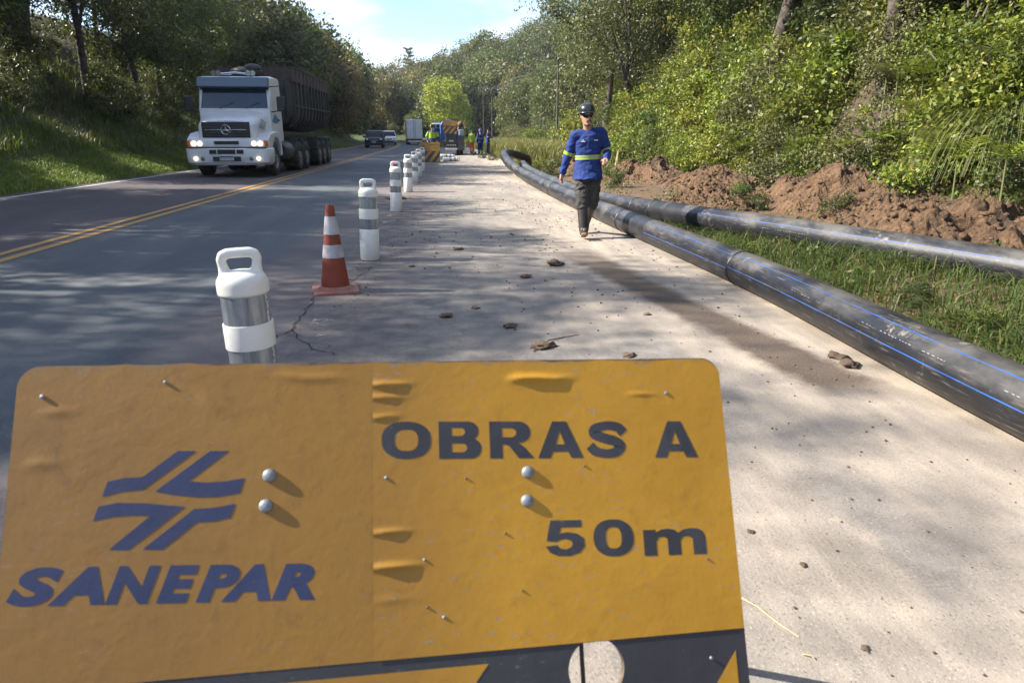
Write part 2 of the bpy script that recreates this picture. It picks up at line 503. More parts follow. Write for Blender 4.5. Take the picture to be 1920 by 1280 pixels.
# cracks in the asphalt
ck = MB()
rng = random.Random(4)
def crack(px, w=0.006):
    pts = [gnd(x, y) for x, y in px]
    fin = []
    for a, b_ in zip(pts[:-1], pts[1:]):
        for i in range(6):
            q = a + (b_ - a) * i / 6
            fin.append((q[0] + rng.uniform(-.02, .02), q[1] + rng.uniform(-.03, .03)))
    for i in range(len(fin) - 1):
        (x0, y0), (x1, y1) = fin[i], fin[i + 1]
        d = Vector((x1 - x0, y1 - y0)).normalized(); n_ = Vector((-d.y, d.x)) * w * rng.uniform(.4, 1)
        z = 0.0062 + float(crossfall(np.array([x0]))[0])
        ck.add([(x0 - n_.x, y0 - n_.y, z), (x0 + n_.x, y0 + n_.y, z), (x1 + n_.x, y1 + n_.y, z), (x1 - n_.x, y1 - n_.y, z)], [(0, 1, 2, 3)])
crack([(592, 556), (576, 580), (556, 603), (545, 622), (512, 634), (470, 650)])
crack([(700, 500), (660, 530), (668, 560)], 0.004)
crack([(545, 622), (600, 660), (640, 665)], 0.004)
ck.build('crack', M('crack_dark', (0.02, 0.018, 0.016), 0.95), shoulder)

# ================================================================ VEGETATION
def unit(a): return a / (np.linalg.norm(a, axis=-1, keepdims=True) + 1e-9)
def leaf_arrays(rng, C, Lm, Wm, out, upb=0.6, lvar=0.35):
    n = len(C)
    d = unit(out * 0.7 + rng.normal(size=(n, 3)) * 0.8 + np.array([0, 0, -0.25]))
    nn = unit(rng.normal(size=(n, 3)) * 0.75 + np.array([0, 0, upb]) + out * 0.45)
    s = unit(np.cross(d, nn)); nn = np.cross(s, d)
    l = (Lm * (1 + lvar * rng.uniform(-1, 1, n)))[:, None]; w_ = (Wm * (1 + lvar * rng.uniform(-1, 1, n)))[:, None]
    V = np.stack([C - d * l / 2, C + s * w_ / 2 - nn * w_ * 0.18 - d * l * 0.06, C + d * l / 2 - nn * l * 0.10, C - s * w_ / 2 - nn * w_ * 0.18 - d * l * 0.06], 1)
    return V.reshape(-1, 3)
def leaf_mesh(name, V, mat):
    F = np.arange(len(V)).reshape(-1, 4)
    return fast_mesh(name, V, F, mat)
def clumps(rng, K, R, zc, hz, seed, inner=0.45):
    """clump centres through an uneven ellipsoid"""
    d = unit(rng.normal(size=(K, 3)))
    r = inner + (1 - inner) * rng.uniform(0, 1, K) ** 0.5
    lump = 1 + 0.32 * fbm(d * 1.6 + seed * 7.7, 2, seed)
    P = d * (r * lump)[:, None]
    return np.stack([P[:, 0] * R, P[:, 1] * R, zc + P[:, 2] * hz], -1), d
def crown_mesh(name, mat, seed, R, zc, hz, K, n, sig, Lm, Wm, inner=0.45):
    rng = np.random.default_rng(seed)
    P, d = clumps(rng, K, R, zc, hz, seed, inner)
    cs = sig * rng.uniform(0.6, 1.35, K)
    cnt = np.maximum(4, (n * rng.uniform(0.5, 1.5, K)).astype(int))
    ii = np.repeat(np.arange(K), cnt)
    off = rng.normal(size=(len(ii), 3)) * np.array([1, 1, 0.72])
    off = unit(off) * np.minimum(np.linalg.norm(off, axis=1, keepdims=True), 1.7)
    C = P[ii] + off * cs[ii][:, None]
    out = unit(off + d[ii] * 0.4)
    return leaf_mesh(name, leaf_arrays(rng, C, Lm, Wm, out), mat), P
def trunk_mesh(name, mat, seed, P, H, r, nl=12, fork=1, base_bend=0.3):
    rng = random.Random(seed); mb = MB()
    stems = []
    for k in range(fork):
        a = rng.uniform(0, 2 * PI); sp = 0.0 if fork == 1 else 0.30
        pts = []; rr = []
        for i in range(9):
            f = i / 8
            bend = base_bend * math.sin(f * 2.4 + seed)
            pts.append(Vector((bend + math.cos(a) * sp * H * f ** 1.2, 0.5 * bend + math.sin(a) * sp * H * f ** 1.2, f * H - 0.35)))
            rr.append(r * (1.28 if i == 0 else 1) * (1 - 0.78 * f) * (1 if fork == 1 else 0.72))
        stems.append((pts, rr)); mb.tube(pts, rr, 9)
    idx = list(range(len(P))); rng.shuffle(idx)
    for j in idx[:nl]:
        pts, rr = stems[j % len(stems)]
        q = Vector(P[j]); k = min(7, max(3, int(rng.uniform(0.4, 0.85) * 8)))
        s = pts[k]; mid = (s + q) / 2 + Vector((0, 0, rng.uniform(-.1, .25) * (q - s).length))
        mb.tube([s, (s + mid) / 2 + Vector((rng.uniform(-.1, .1),) * 3), mid, q], [rr[k] * .55, rr[k] * .42, rr[k] * .28, rr[k] * .1], 6)
    return mb.mesh(name, mat, 60)

bark = M('bark', (0.045, 0.034, 0.026), 0.9, (0.095, 0.078, 0.062), 6, bs=30, bstr=0.8, bd=0.03)
bark_pale = M('bark_pale', (0.13, 0.105, 0.080), 0.9, (0.22, 0.19, 0.155), 5, bs=30, bstr=0.6, bd=0.02)
LF = {
    'dark': leaf_mat('leaf_dark', (0.030, 0.048, 0.013), (0.055, 0.075, 0.020), (0.085, 0.085, 0.030), 0.25),
    'mid': leaf_mat('leaf_mid', (0.032, 0.056, 0.012), (0.088, 0.122, 0.024), (0.15, 0.16, 0.045), 0.22),
    'olive': leaf_mat('leaf_olive', (0.055, 0.066, 0.022), (0.110, 0.122, 0.044), (0.16, 0.155, 0.065), 0.20),
    'lime': leaf_mat('leaf_lime', (0.15, 0.22, 0.020), (0.24, 0.30, 0.030), (0.33, 0.33, 0.05), 0.32, 0.2),
    'yellow': leaf_mat('leaf_yellow', (0.070, 0.105, 0.014), (0.175, 0.200, 0.026), (0.28, 0.27, 0.045), 0.26, 0.40),
    'rust': leaf_mat('leaf_rust', (0.10, 0.085, 0.035), (0.16, 0.12, 0.045), (0.26, 0.15, 0.05), 0.3),
}
# --- prototypes (mesh data only; every placed plant is its own object)
TREES = {}
def tree_proto(key, seed, lm, R, H, base, K, n, sig, Ln, Wn, tr, nl=14, fork=1, inner=0.45, bk=None):
    zc = (H + base) / 2; hz = (H - base) / 2
    cm, P = crown_mesh('crown', LF[lm], seed, R, zc, hz, K, n, sig, Ln, Wn, inner)
    tm = trunk_mesh('trunk', bk or bark, seed, P, H * 0.86, tr, nl, fork)
    TREES[key] = (tm, cm)
# near trees: small leaves
tree_proto('nearA', 1, 'dark', 3.3, 10.0, 2.6, 95, 200, 0.50, 0.17, 0.085, 0.22, 18)
tree_proto('nearB', 2, 'mid', 3.0, 9.0, 1.8, 90, 200, 0.48, 0.16, 0.08, 0.19, 18)
tree_proto('nearC', 3, 'olive', 3.4, 10.5, 3.0, 95, 200, 0.50, 0.16, 0.075, 0.22, 18)
tree_proto('nearD', 4, 'yellow', 2.8, 8.2, 1.2, 85, 200, 0.46, 0.16, 0.08, 0.16, 16)
tree_proto('fork', 5, 'dark', 4.2, 10.8, 3.8, 110, 130, 0.70, 0.17, 0.085, 0.40, 24, 3)
# far trees: larger leaf sprays
tree_proto('farA', 11, 'dark', 3.8, 10.0, 1.0, 85, 60, 0.75, 0.42, 0.24, 0.22, 8)
tree_proto('farB', 12, 'mid', 3.8, 10.5, 1.0, 85, 60, 0.75, 0.42, 0.24, 0.22, 8)
tree_proto('farC', 13, 'olive', 4.0, 11.0, 1.0, 90, 60, 0.75, 0.42, 0.24, 0.22, 8)
tree_proto('farD', 14, 'rust', 3.4, 9.0, 1.0, 80, 60, 0.72, 0.42, 0.24, 0.2, 8)
tree_proto('lime', 15, 'lime', 3.2, 9.5, 0.8, 85, 70, 0.68, 0.36, 0.2, 0.2, 8)
def put_tree(key, x, y, s, rz, label, group, name='broadleaf_tree', z=None, sz=1.0):
    tm, cm = TREES[key]
    r = thing(name, label, 'tree', (x, y, (gz(x, y) if z is None else z) - 0.05), rz, group)
    r.scale = (s, s, s * sz)
    link('trunk', tm, r); link('crown', cm, r)
    return r

SHRUBS = {}
def shrub_proto(key, seed, lm, R, H, K, n, sig, Ln, Wn):
    cm, P = crown_mesh('foliage', LF[lm], seed, R, H * 0.48, H * 0.52, K, n, sig, Ln, Wn, 0.3)
    mb = MB(); rng = random.Random(seed)
    for j in range(0, len(P), 3):
        q = Vector(P[j]); b0 = Vector((rng.uniform(-.12, .12), rng.uniform(-.12, .12), -0.25))
        mid = b0.lerp(q, 0.5) + Vector((0, 0, 0.12 * H)); mb.tube([b0, mid, q], [0.022, 0.014, 0.005], 5)
    SHRUBS[key] = (mb.mesh('stem', bark_pale, 60), cm)
shrub_proto('s1', 21, 'yellow', 0.95, 1.7, 42, 92, 0.17, 0.10, 0.052)
shrub_proto('s2', 22, 'mid', 1.0, 1.9, 42, 90, 0.18, 0.11, 0.055)
shrub_proto('s3', 23, 'olive', 0.9, 2.1, 42, 95, 0.17, 0.085, 0.04)
shrub_proto('s4', 24, 'yellow', 0.8, 1.2, 42, 85, 0.15, 0.085, 0.05)
shrub_proto('s5', 25, 'yellow', 0.8, 1.4, 36, 70, 0.17, 0.12, 0.06)
shrub_proto('s6', 26, 'dark', 1.0, 1.8, 42, 85, 0.18, 0.11, 0.055)
def put_shrub(key, x, y, s, rz, label, group, name='shrub', tilt=(0, 0), dz=0.0, parts=True):
    sm, cm = SHRUBS[key]
    r = thing(name, label, 'shrub', (x, y, gz(x, y) - 0.06 + dz), rz, group)
    r.rotation_euler = (tilt[0], tilt[1], rz)
    r.scale = (s, s, s)
    link('foliage', cm, r)
    if parts: link('stem', sm, r)
    return r

# --- grass
def grass_mesh(name, mat, pts, Hm, Wm, seed, lean=0.6, hvar=0.5):
    rng = np.random.default_rng(seed); n = len(pts)
    a = rng.uniform(0, 2 * PI, n); h = Hm * (1 + hvar * rng.uniform(-1, 1, n)); w_ = Wm * rng.uniform(.6, 1.3, n)
    le = lean * rng.uniform(0.2, 1.3, n) * h
    dirv = np.stack([np.cos(a), np.sin(a), 0 * a], -1); sd = np.stack([-np.sin(a), np.cos(a), 0 * a], -1)
    up = np.array([0, 0, 1.0])
    b0 = pts; b1 = pts + dirv * (le * 0.28)[:, None] + up * (h * 0.62)[:, None]; b2 = pts + dirv * (le * 0.95)[:, None] + up * (h * (0.92 - 0.25 * lean * rng.uniform(0, 1, n)))[:, None]
    W2 = w_[:, None] / 2
    V = np.stack([b0 - sd * W2, b0 + sd * W2, b1 + sd * W2 * 0.8, b1 - sd * W2 * 0.8, b2 + sd * W2 * 0.12, b2 - sd * W2 * 0.12], 1).reshape(-1, 3)
    i = np.arange(n)[:, None] * 6
    F = np.concatenate([i + np.array([0, 1, 2, 3]), i + np.array([3, 2, 4, 5])], 0)
    return fast_mesh(name, V, F, mat)
grass_bright = leaf_mat('grass_green', (0.085, 0.150, 0.014), (0.120, 0.185, 0.020), (0.20, 0.20, 0.06), 0.3, 0.0)  # bright green of the short verge grass
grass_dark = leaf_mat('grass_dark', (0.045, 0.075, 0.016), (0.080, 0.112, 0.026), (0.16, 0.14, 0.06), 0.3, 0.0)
grass_dry = leaf_mat('grass_tall', (0.11, 0.14, 0.030), (0.18, 0.19, 0.055), (0.30, 0.26, 0.12), 0.3, 0.0)
def scatter(n, x0, x1, y0, y1, seed, fn=None, warp=True):
    rng = np.random.default_rng(seed)
    x = rng.uniform(x0, x1, n); y = rng.uniform(y0, y1, n)
    if fn is not None:
        k = fn(x, y, rng); x, y = x[k], y[k]
    if warp: x = x + cen(y)
    return np.stack([x, y, ground_h(x, y) - 0.01], -1)
def hit(px, py, d0=3.0, d1=400.0):             # where a photo pixel's ray meets the terrain
    d = ray(px, py); k = np.linspace(d0, d1, 4000)
    P = _C + np.outer(k, d)
    i = int(np.argmax(P[:, 2] <= ground_h(P[:, 0], P[:, 1])))
    return P[i]
rv = random.Random(77)
# ---- bank beside the oncoming lane
tag(link('verge_grass', grass_mesh('verge_grass', grass_bright, np.concatenate([
    scatter(60000, -12.6, -9.3, 9, 32, 1), scatter(26000, -12.4, -9.3, 32, 80, 2)]), 0.10, 0.016, 3, 0.8)),
    'short bright green grass on the verge beside the oncoming lane', 'grass', kind='stuff')
def wn(x, y, rng): return fbm(np.stack([x * .8, y * .8, 0 * x], -1), 3, 9) + rng.uniform(-.8, .8, len(x)) > -0.1
tag(link('bank_weeds', grass_mesh('bank_weeds', grass_dark, np.concatenate([
    scatter(42000, -17.5, -11.6, 6, 45, 4, wn), scatter(16000, -17.0, -12.0, 45, 95, 5, wn)]), 0.42, 0.022, 6, 0.9)),
    'tall dark weeds and grass on the shaded bank below the trees', 'weeds', kind='stuff')
LB = 'shrubs on the shaded bank'
for i in range(64):
    u = -rv.uniform(12.6, 18.5); y = 4 + 92 * (i + rv.random()) / 64
    k = rv.choice(['s6', 's6', 's2', 's3'])
    lab = {'s6': 'dark green shrub on the shaded bank beside the oncoming lane', 's2': 'mid green shrub on the shaded bank beside the oncoming lane',
           's3': 'olive shrub on the shaded bank beside the oncoming lane'}[k]
    seg = 'above the bright verge' if y < 20 else 'behind the dump truck cab' if y < 27 else 'behind the tipper trailer' if y < 38 else 'past the dump truck'
    put_shrub(k, u + float(cen(y)), y, rv.uniform(.7, 1.35), rv.uniform(0, 6.28), lab.split(' beside')[0] + ' ' + seg, LB)
TL = 'trees along the bank beside the oncoming lane'
lab_l = {'nearA': 'dark leafy tree on the bank beside the oncoming lane', 'nearB': 'mid green tree on the bank beside the oncoming lane',
         'nearC': 'tall olive tree on the bank beside the oncoming lane', 'nearD': 'yellowish green tree on the bank beside the oncoming lane',
         'farA': 'dark leafy tree farther along the bank past the dump truck', 'farB': 'mid green tree farther along the bank past the dump truck',
         'farC': 'tall olive tree farther along the bank past the dump truck', 'farD': 'rusty brown tree farther along the bank past the dump truck'}
p = hit(62, 165)
put_tree('fork', p[0], p[1], 1.0, 0.6, 'large dark tree forking low into three limbs, above the grassy verge', 'big trees', z=p[2])
# off-frame trees spaced and sized to shade the shoulder, in-frame ones match the skyline
GAPS = []                                      # (y0, y1) stretches where the row stands open and the sun comes through
LEFT_ROW = [(-15.2, -9, 'nearA', .92), (-14.6, -4.6, 'nearB', .95), (-15.4, -0.4, 'nearA', .70), (-15.4, 7.2, 'nearC', .94), (-15.2, 11.2, 'nearB', .95),
            (-15.4, 15.2, 'nearA', .90), (-14.6, 22.5, 'nearB', .92), (-15.2, 27.2, 'nearA', 1.0), (-14.6, 31.5, 'nearC', .9),
            (-14.8, 36.5, 'nearB', .92), (-15.2, 41.5, 'nearA', .88), (-15.0, 46.2, 'nearA', .86), (-15.2, 51, 'nearC', .82)]
for u, y, k, s in LEFT_ROW:
    put_tree(k, u, y, s, rv.uniform(0, 6.28), lab_l[k], TL)
for u, y in ((-19.5, 17), (-20, 24), (-19, 30), (-20, 37), (-19.5, 44), (-20, 51), (-20.5, 12), (-21, 5)):
    k = rv.choice(['nearA', 'nearA', 'nearB', 'nearC'])
    put_tree(k, u, y, rv.uniform(.75, .95), rv.uniform(0, 6.28), lab_l[k], TL)
for i in range(22):
    y = 55 + i * 3.6; u = -14.0 - rv.uniform(-.4, 1.5) + max(0, (y - 75)) * .05
    k = rv.choice(['farA', 'farB', 'farC', 'farD', 'farB']) if y > 62 else 'farA'
    put_tree(k, u + float(cen(y)), y, rv.uniform(.80, .95) + max(0, y - 60) * .005, rv.uniform(0, 6.28), lab_l[k], TL)
    k = rv.choice(['farA', 'farB', 'farC'])
    put_tree(k, u - 5.5 + float(cen(y)), y + 2, rv.uniform(.8, 1.0), rv.uniform(0, 6.28), lab_l[k], TL)
p = np.array([-16.5 + float(cen(104)), 104.0, 12.5])
dt = thing('dead_tree', 'bare dead tree stub rising above the forest edge', 'tree', (p[0], p[1], gz(p[0], p[1])))
hh = 13.0 - gz(p[0], p[1])
MB().tube([(0, 0, -.3), (.2, 0, hh * .5), (0, 0, hh * .8), (.25, 0, hh + 1.5), (.15, 0, hh + 2.6), (.45, 0, hh + 4.2)], [.3, .24, .2, .16, .12, .03], 8).tube([(.22, 0, hh + 1.2), (-.35, 0, hh + 1.8), (-.4, 0, hh + 2.6)], [.11, .07, .02], 6).build('trunk', bark, dt)

# ---- bank behind the pipes (sunlit)
RB = 'shrubs covering the sunlit bank'
lab_r = {'s1': 'yellow-green leafy shrub on the sunlit bank behind the soil heaps', 's2': 'mid green shrub on the sunlit bank behind the soil heaps',
         's3': 'grey olive small-leaved shrub on the sunlit bank behind the soil heaps', 's4': 'low yellow-green creeper mound on the sunlit bank behind the soil heaps',
         's5': 'broad-leaved yellow-green shrub on the sunlit bank behind the soil heaps', 's6': 'dark green shrub on the sunlit bank behind the soil heaps'}
for i in range(230):
    y = 4.5 + 44 * ((i % 46) + rv.random()) / 46; row = i // 46
    d0 = 7.3 + min(max((y - 28) / 40, 0), 1) * 4
    u = d0 + 0.35 + row * 1.05 + rv.uniform(-.45, .45)
    k = rv.choice(['s1', 's1', 's2', 's4', 's3', 's5'] if row < 3 else ['s1', 's2', 's3', 's3', 's6', 's1'])
    if 6.5 < y < 9.5 and row < 3: k = rv.choice(['s6', 's2', 's6'])
    s = rv.uniform(.62, 1.0) if row == 0 else rv.uniform(.75, 1.3) if row < 3 else rv.uniform(.85, 1.4)
    if row > 0 and float(fbm(np.array([[u * .5, y * .42, 3.3]]), 2, 88)[0]) < -.42: continue
    seg = 'near the long drooping grass' if y < 7.5 else 'above the tall clay heap' if y < 13 else 'above the dark clay heap' if y < 18 else 'behind the walking worker' if y < 25 else 'opposite the curved pipe end' if y < 34 else 'beside the pale field grass'
    hgt = 'at the foot of the bank' if row == 0 else 'half way up the bank' if row < 3 else 'high on the bank'
    put_shrub(k, u, y, s, rv.uniform(0, 6.28), lab_r[k].split(' on the')[0] + ' ' + hgt + ' ' + seg, RB, tilt=(0, rv.uniform(-.35, -.05)))
TR = 'trees on the sunlit bank'
lab_t = {'nearA': 'dark leafy tree on the sunlit bank behind the pipes', 'nearB': 'mid green tree on the sunlit bank behind the pipes',
         'nearC': 'grey olive tree on the sunlit bank behind the pipes', 'nearD': 'yellow-green tree on the sunlit bank behind the pipes'}
for i in range(40):
    y = 5 + 46 * ((i % 20) + rv.random()) / 20; row = i // 20
    d0 = 7.3 + min(max((y - 28) / 40, 0), 1) * 4
    u = d0 + 3.9 + row * 3.0 + rv.uniform(-.8, .8)
    k = rv.choice(['nearC', 'nearB', 'nearD', 'nearD'])
    put_tree(k, u, y, rv.uniform(.75, 1.05), rv.uniform(0, 6.28), lab_t[k], TR)
put_tree('fork', 9.6, 21.5, .95, 1.3, 'dark thick-limbed tree rising out of the sunlit shrubs behind the walking worker', TR)
put_tree('nearA', 9.3, 14.0, .9, 2.2, 'dark tree with a slim trunk above the dark clay heap', TR)
put_tree('nearA', 10.4, 10.2, .95, 0.2, 'dark tree with a slim trunk above the tall clay heap', TR)
# tree leaning out over the shoulder at the edge of the sky
p = atY(1010, 60, 42)
put_tree('nearC', 9.6, 42, 1.12, 2.0, 'tall grey olive tree reaching out towards the road against the sky', 'sky edge trees')
put_tree('nearB', 11.2, 49, .9, 0.4, 'mid green tree standing past the one that reaches against the sky', 'sky edge trees')
put_tree('nearC', 9.0, 35, .85, 4.0, 'lower grey olive tree beside the one reaching against the sky', 'sky edge trees')
# ---- far trees closing the valley
FT = 'far trees closing the view'
lab_f = {'farA': 'dark tree on the far wooded hillside', 'farB': 'mid green tree on the far wooded hillside', 'farC': 'olive tree on the far wooded hillside', 'farD': 'rusty brown tree on the far wooded hillside'}
for i in range(26):                            # right of the road, behind the field
    y = 56 + 80 * i / 26; u = 13.5 + rv.uniform(-1.5, 3) + (y - 55) * .02
    k = rv.choice(['farB', 'farC', 'farC', 'farA']); put_tree(k, u + float(cen(y)), y, rv.uniform(.55, .8), rv.uniform(0, 6.28), lab_f[k], FT)
    k = rv.choice(['farB', 'farC', 'farA']); put_tree(k, u + 6 + float(cen(y)), y + 1, rv.uniform(.65, .95), rv.uniform(0, 6.28), lab_f[k], FT)
for i in range(26):                            # leafy scrub along the far side of the bend and the foot of the hill
    y = 44 + 66 * i / 26; u = 9.5 + rv.uniform(0, 4)
    put_shrub(rv.choice(['s3', 's2', 's1']), u + float(cen(y)), y, rv.uniform(1.2, 1.9), rv.uniform(0, 6.28), 'low shrub along the foot of the hill behind the field grass', 'scrub by the field', parts=False)
for i in range(170):
    y = 122 + 105 * (i / 170) + rv.uniform(-3, 3)
    ax = rv.uniform(-.17, .24); x = ax * y
    if y < 150 and -13 < x - float(cen(y)) < 6: continue
    k = rv.choice(['farA', 'farB', 'farC', 'farC', 'farB', 'farD', 'farA'])
    put_tree(k, x, y, rv.uniform(.80, 1.15), rv.uniform(0, 6.28), lab_f[k], FT)
p = atY(818, 250, 96)
put_tree('lime', p[0] + 1.2, 96, .92, 1.0, 'bright lime green tree beyond the work truck', 'lime trees')
put_tree('lime', atY(858, 250, 108)[0], 108, .75, 3.0, 'smaller lime tree behind the bright one beyond the work truck', 'lime trees')
# conifer on the skyline
def conifer(px, Y, H, label):
    p = atY(px, 160, Y); z = gz(p[0], Y)
    r = thing('conifer_tree', label, 'tree', (p[0], Y, z))
    MB().tube([(0, 0, -.5), (0, 0, H)], [.3, .05], 8).build('trunk', bark, r)
    rng = np.random.default_rng(int(px)); C = []; O = []
    for k in range(15):
        zz_ = H * (0.32 + 0.66 * k / 14); R = 2.7 * (1 - 0.72 * k / 14) + .3
        for j in range(6):
            a = rng.uniform(0, 2 * PI)
            for q in np.linspace(.25, 1, 6):
                for _ in range(7):
                    C.append((math.cos(a) * R * q + rng.normal() * .16, math.sin(a) * R * q + rng.normal() * .16, zz_ + .35 * q * q + rng.normal() * .12)); O.append((math.cos(a), math.sin(a), .3))
    link('crown', leaf_mesh('crown', leaf_arrays(rng, np.array(C), .38, .2, np.array(O)), LF['dark']), r)
conifer(768, 190, 17.5, 'tall tiered conifer standing above the far skyline')
conifer(795, 200, 14.5, 'shorter tiered conifer next to the tall one on the far skyline')

# ---- grass on the works side
def strip_fn(x, y, rng): return (x > 2.95) & (x < np.interp(y, [1.2, 4, 5.7, 8, 10.6, 13], [6.1, 5.05, 4.55, 3.85, 3.22, 2.92]) - .16) & (fbm(np.stack([x, y, 0 * x], -1), 3, 5) + rng.uniform(-.6, .6, len(x)) > -.55)
tag(link('strip_grass', grass_mesh('strip_grass', grass_dark, scatter(26000, 2.95, 5.6, 2.0, 11.5, 8, strip_fn), 0.20, 0.010, 9, 1.6)),
    'long dark green grass between the two black pipes', 'grass', kind='stuff')
tag(link('pipe_weeds', leaf_mesh('pipe_weeds', leaf_arrays(np.random.default_rng(5), (lambda P: P + np.stack([0 * P[:, 0], 0 * P[:, 0], np.random.default_rng(6).uniform(.02, .2, len(P))], -1))(scatter(5200, 3.2, 5.4, 2.5, 30, 10, lambda x, y, r: fbm(np.stack([x * 1.3, y * 1.3, 0 * x], -1), 2, 15) > .25)), .06, .035, np.tile([0, 0, 1.0], (5200, 1))[:0] if False else np.zeros((1, 3))), LF['mid'])),
    'small leafy weeds growing beside the black pipes', 'weeds', kind='stuff')
tag(link('field_grass', grass_mesh('field_grass', grass_dry, np.concatenate([scatter(22000, 3.3, 11.5, 38, 100, 12), scatter(7000, 3.3, 7.5, 26, 40, 13, wn)]), 0.75, 0.05, 14, 0.6)),
    'tall pale grass in the field beyond the curved pipe end', 'grass', kind='stuff')

# ================================================================ WARNING SIGNS
BW, BH = 1.2, 1.08
def film_mat(name, a, b_, scuff, grad=None, g0=-.45, g1=-.02):
    m, t, b = base_mat(name)
    o = N(t, 'ShaderNodeTexCoord').outputs['Object']
    n1 = noise(t, o, 3.5, 6, 0.6); n2 = noise(t, o, 26, 7, 0.7); n3 = noise(t, scaled(t, o, (1, 1, 2.5)), 55, 5, 0.7)
    c = mixc(t, ramp(t, n1, 0.3, 0.7), a, b_)
    if grad:
        sx_ = N(t, 'ShaderNodeSeparateXYZ'); L(t, o, sx_.inputs[0])
        c = mixc(t, ramp(t, sx_.outputs['X'], g0, g1), c, grad)
    c = mixc(t, math_(t, 'MULTIPLY', ramp(t, n2, 0.5, 0.8), 0.45), c, (a[0] * .62, a[1] * .55, a[2] * .7))
    c = mixc(t, math_(t, 'MULTIPLY', ramp(t, n3, 0.60, 0.68), math_(t, 'MULTIPLY', ramp(t, n1, 0.42, 0.60), scuff)), c, (0.20, 0.185, 0.18))
    c = mixc(t, math_(t, 'MULTIPLY', ramp(t, noise(t, scaled(t, o, (1, 1, .6)), 8, 8, .75), .58, .72), .5), c, (a[0] * .5, a[1] * .5, a[2] * 1.2))
    sz_ = N(t, 'ShaderNodeSeparateXYZ'); L(t, o, sz_.inputs[0])
    ed = math_(t, 'ADD', sz_.outputs['Z'], math_(t, 'MULTIPLY', math_(t, 'SUBTRACT', noise(t, o, 22, 6, .7), .5), .09))
    c = mixc(t, math_(t, 'MULTIPLY', ramp(t, ed, BH - .012, BH + .012), .75), c, (0.16, 0.125, 0.085))
    L(t, c, b.inputs['Base Color'])
    b.inputs['Roughness'].default_value = 0.48
    b.inputs['Specular IOR Level'].default_value = 0.4
    h = math_(t, 'ADD', math_(t, 'MULTIPLY', noise(t, scaled(t, o, (1, 1, 1.6)), 14, 4, 0.5, 0.8), .55), math_(t, 'ADD', math_(t, 'MULTIPLY', n2, 0.55), math_(t, 'MULTIPLY', noise(t, o, 120, 3, .6), .16)))
    bump(t, b, h, 0.24, 0.005)
    return m
FILM_L = film_mat('film_dull_orange', (0.184, 0.097, 0.023), (0.221, 0.117, 0.025), 0.40, (0.243, 0.124, 0.016), -.5, -.08)
FILM_R = film_mat('film_amber', (0.347, 0.176, 0.010), (0.410, 0.211, 0.012), 1.0, (0.261, 0.133, 0.016), .22, -.06)
FILM_K = film_mat('film_black', (0.022, 0.023, 0.028), (0.034, 0.034, 0.040), 0.5)
INK_B = M('ink_blue', (0.014, 0.022, 0.070), 0.5, (0.020, 0.029, 0.085), 6, bs=14, bstr=.3, bd=.006)
INK_K = M('ink_black', (0.020, 0.021, 0.027), 0.5, (0.033, 0.034, 0.042), 8, dirt=(0.25, 0.2, 0.12), dlo=.66, dhi=.74, dns=40, bs=14, bstr=.3, bd=.006)
BOLT = M('galvanised', (0.21, 0.23, 0.26), 0.5, (0.14, 0.155, 0.175), 60, metal=0.3, dirt=(.12, .08, .05), dlo=.6, dhi=.75, dns=50)
PLY = M('plywood_edge', (0.16, 0.105, 0.06), 0.85, (0.09, 0.06, 0.04), 20, bs=40)
BLK_ROD = M('black_rod', (0.012, 0.012, 0.012), .6)
RUST = M('rusty_steel', (0.10, 0.055, 0.035), 0.8, (0.17, 0.09, 0.05), 12, bs=40, bd=.004)

def text_mesh(body, bold, shear=0.0):
    cu = bpy.data.curves.new('t', 'FONT'); cu.body = body; cu.offset = bold; cu.shear = shear; cu.size = 1.0; cu.space_character = 1.0
    cu.resolution_u = 6
    o = bpy.data.objects.new('t', cu); COL.objects.link(o)
    me = bpy.data.meshes.new_from_object(o.evaluated_get(bpy.context.evaluated_depsgraph_get()))
    V = np.array([v.co[:] for v in me.vertices]); F = [tuple(p.vertices) for p in me.polygons]
    bpy.data.objects.remove(o); bpy.data.curves.remove(cu); bpy.data.meshes.remove(me)
    return V, F
def cat(P, n):                                 # smooth path through points
    P = [Vector(p) for p in P]; P = [P[0] * 2 - P[1]] + P + [P[-1] * 2 - P[-2]]; o = []
    for i in range(1, len(P) - 2):
        for k in range(n):
            f = k / n
            o.append(0.5 * ((2 * P[i]) + (P[i + 1] - P[i - 1]) * f + (2 * P[i - 1] - 5 * P[i] + 4 * P[i + 1] - P[i + 2]) * f * f + (-P[i - 1] + 3 * P[i] - 3 * P[i + 1] + P[i + 2]) * f ** 3))
    o.append(P[-2]); return o
def bz(t): return BH - t
def put_text(root, name, body, s0, s1, t_top0, t_bot0, slope, bold, mat, shear=0.0, y=-0.0072, label=None):
    """one letter: fill the box s0..s1, t_top..t_bot, rising by slope along s"""
    V, F = text_mesh(body, bold, shear)
    lo, hi = V.min(0), V.max(0)
    q = (V - lo) / (hi - lo + 1e-9)
    s = s0 + q[:, 0] * (s1 - s0); tt = t_bot0 + (t_top0 - t_bot0) * q[:, 1] + slope * (s - s0)
    mb = MB(); mb.add([(a - BW / 2, y, bz(b_)) for a, b_ in zip(s, tt)], F)
    o = mb.build(name, mat, root, 0)
    if label: o['label'] = label
    return o
def sup(cx, cz, rx, rz_, n=44, e=2.3):
    return [(cx + rx * math.copysign(abs(math.cos(2 * PI * i / n)) ** (2 / e), math.cos(2 * PI * i / n)), cz + rz_ * math.copysign(abs(math.sin(2 * PI * i / n)) ** (2 / e), math.sin(2 * PI * i / n))) for i in range(n)]
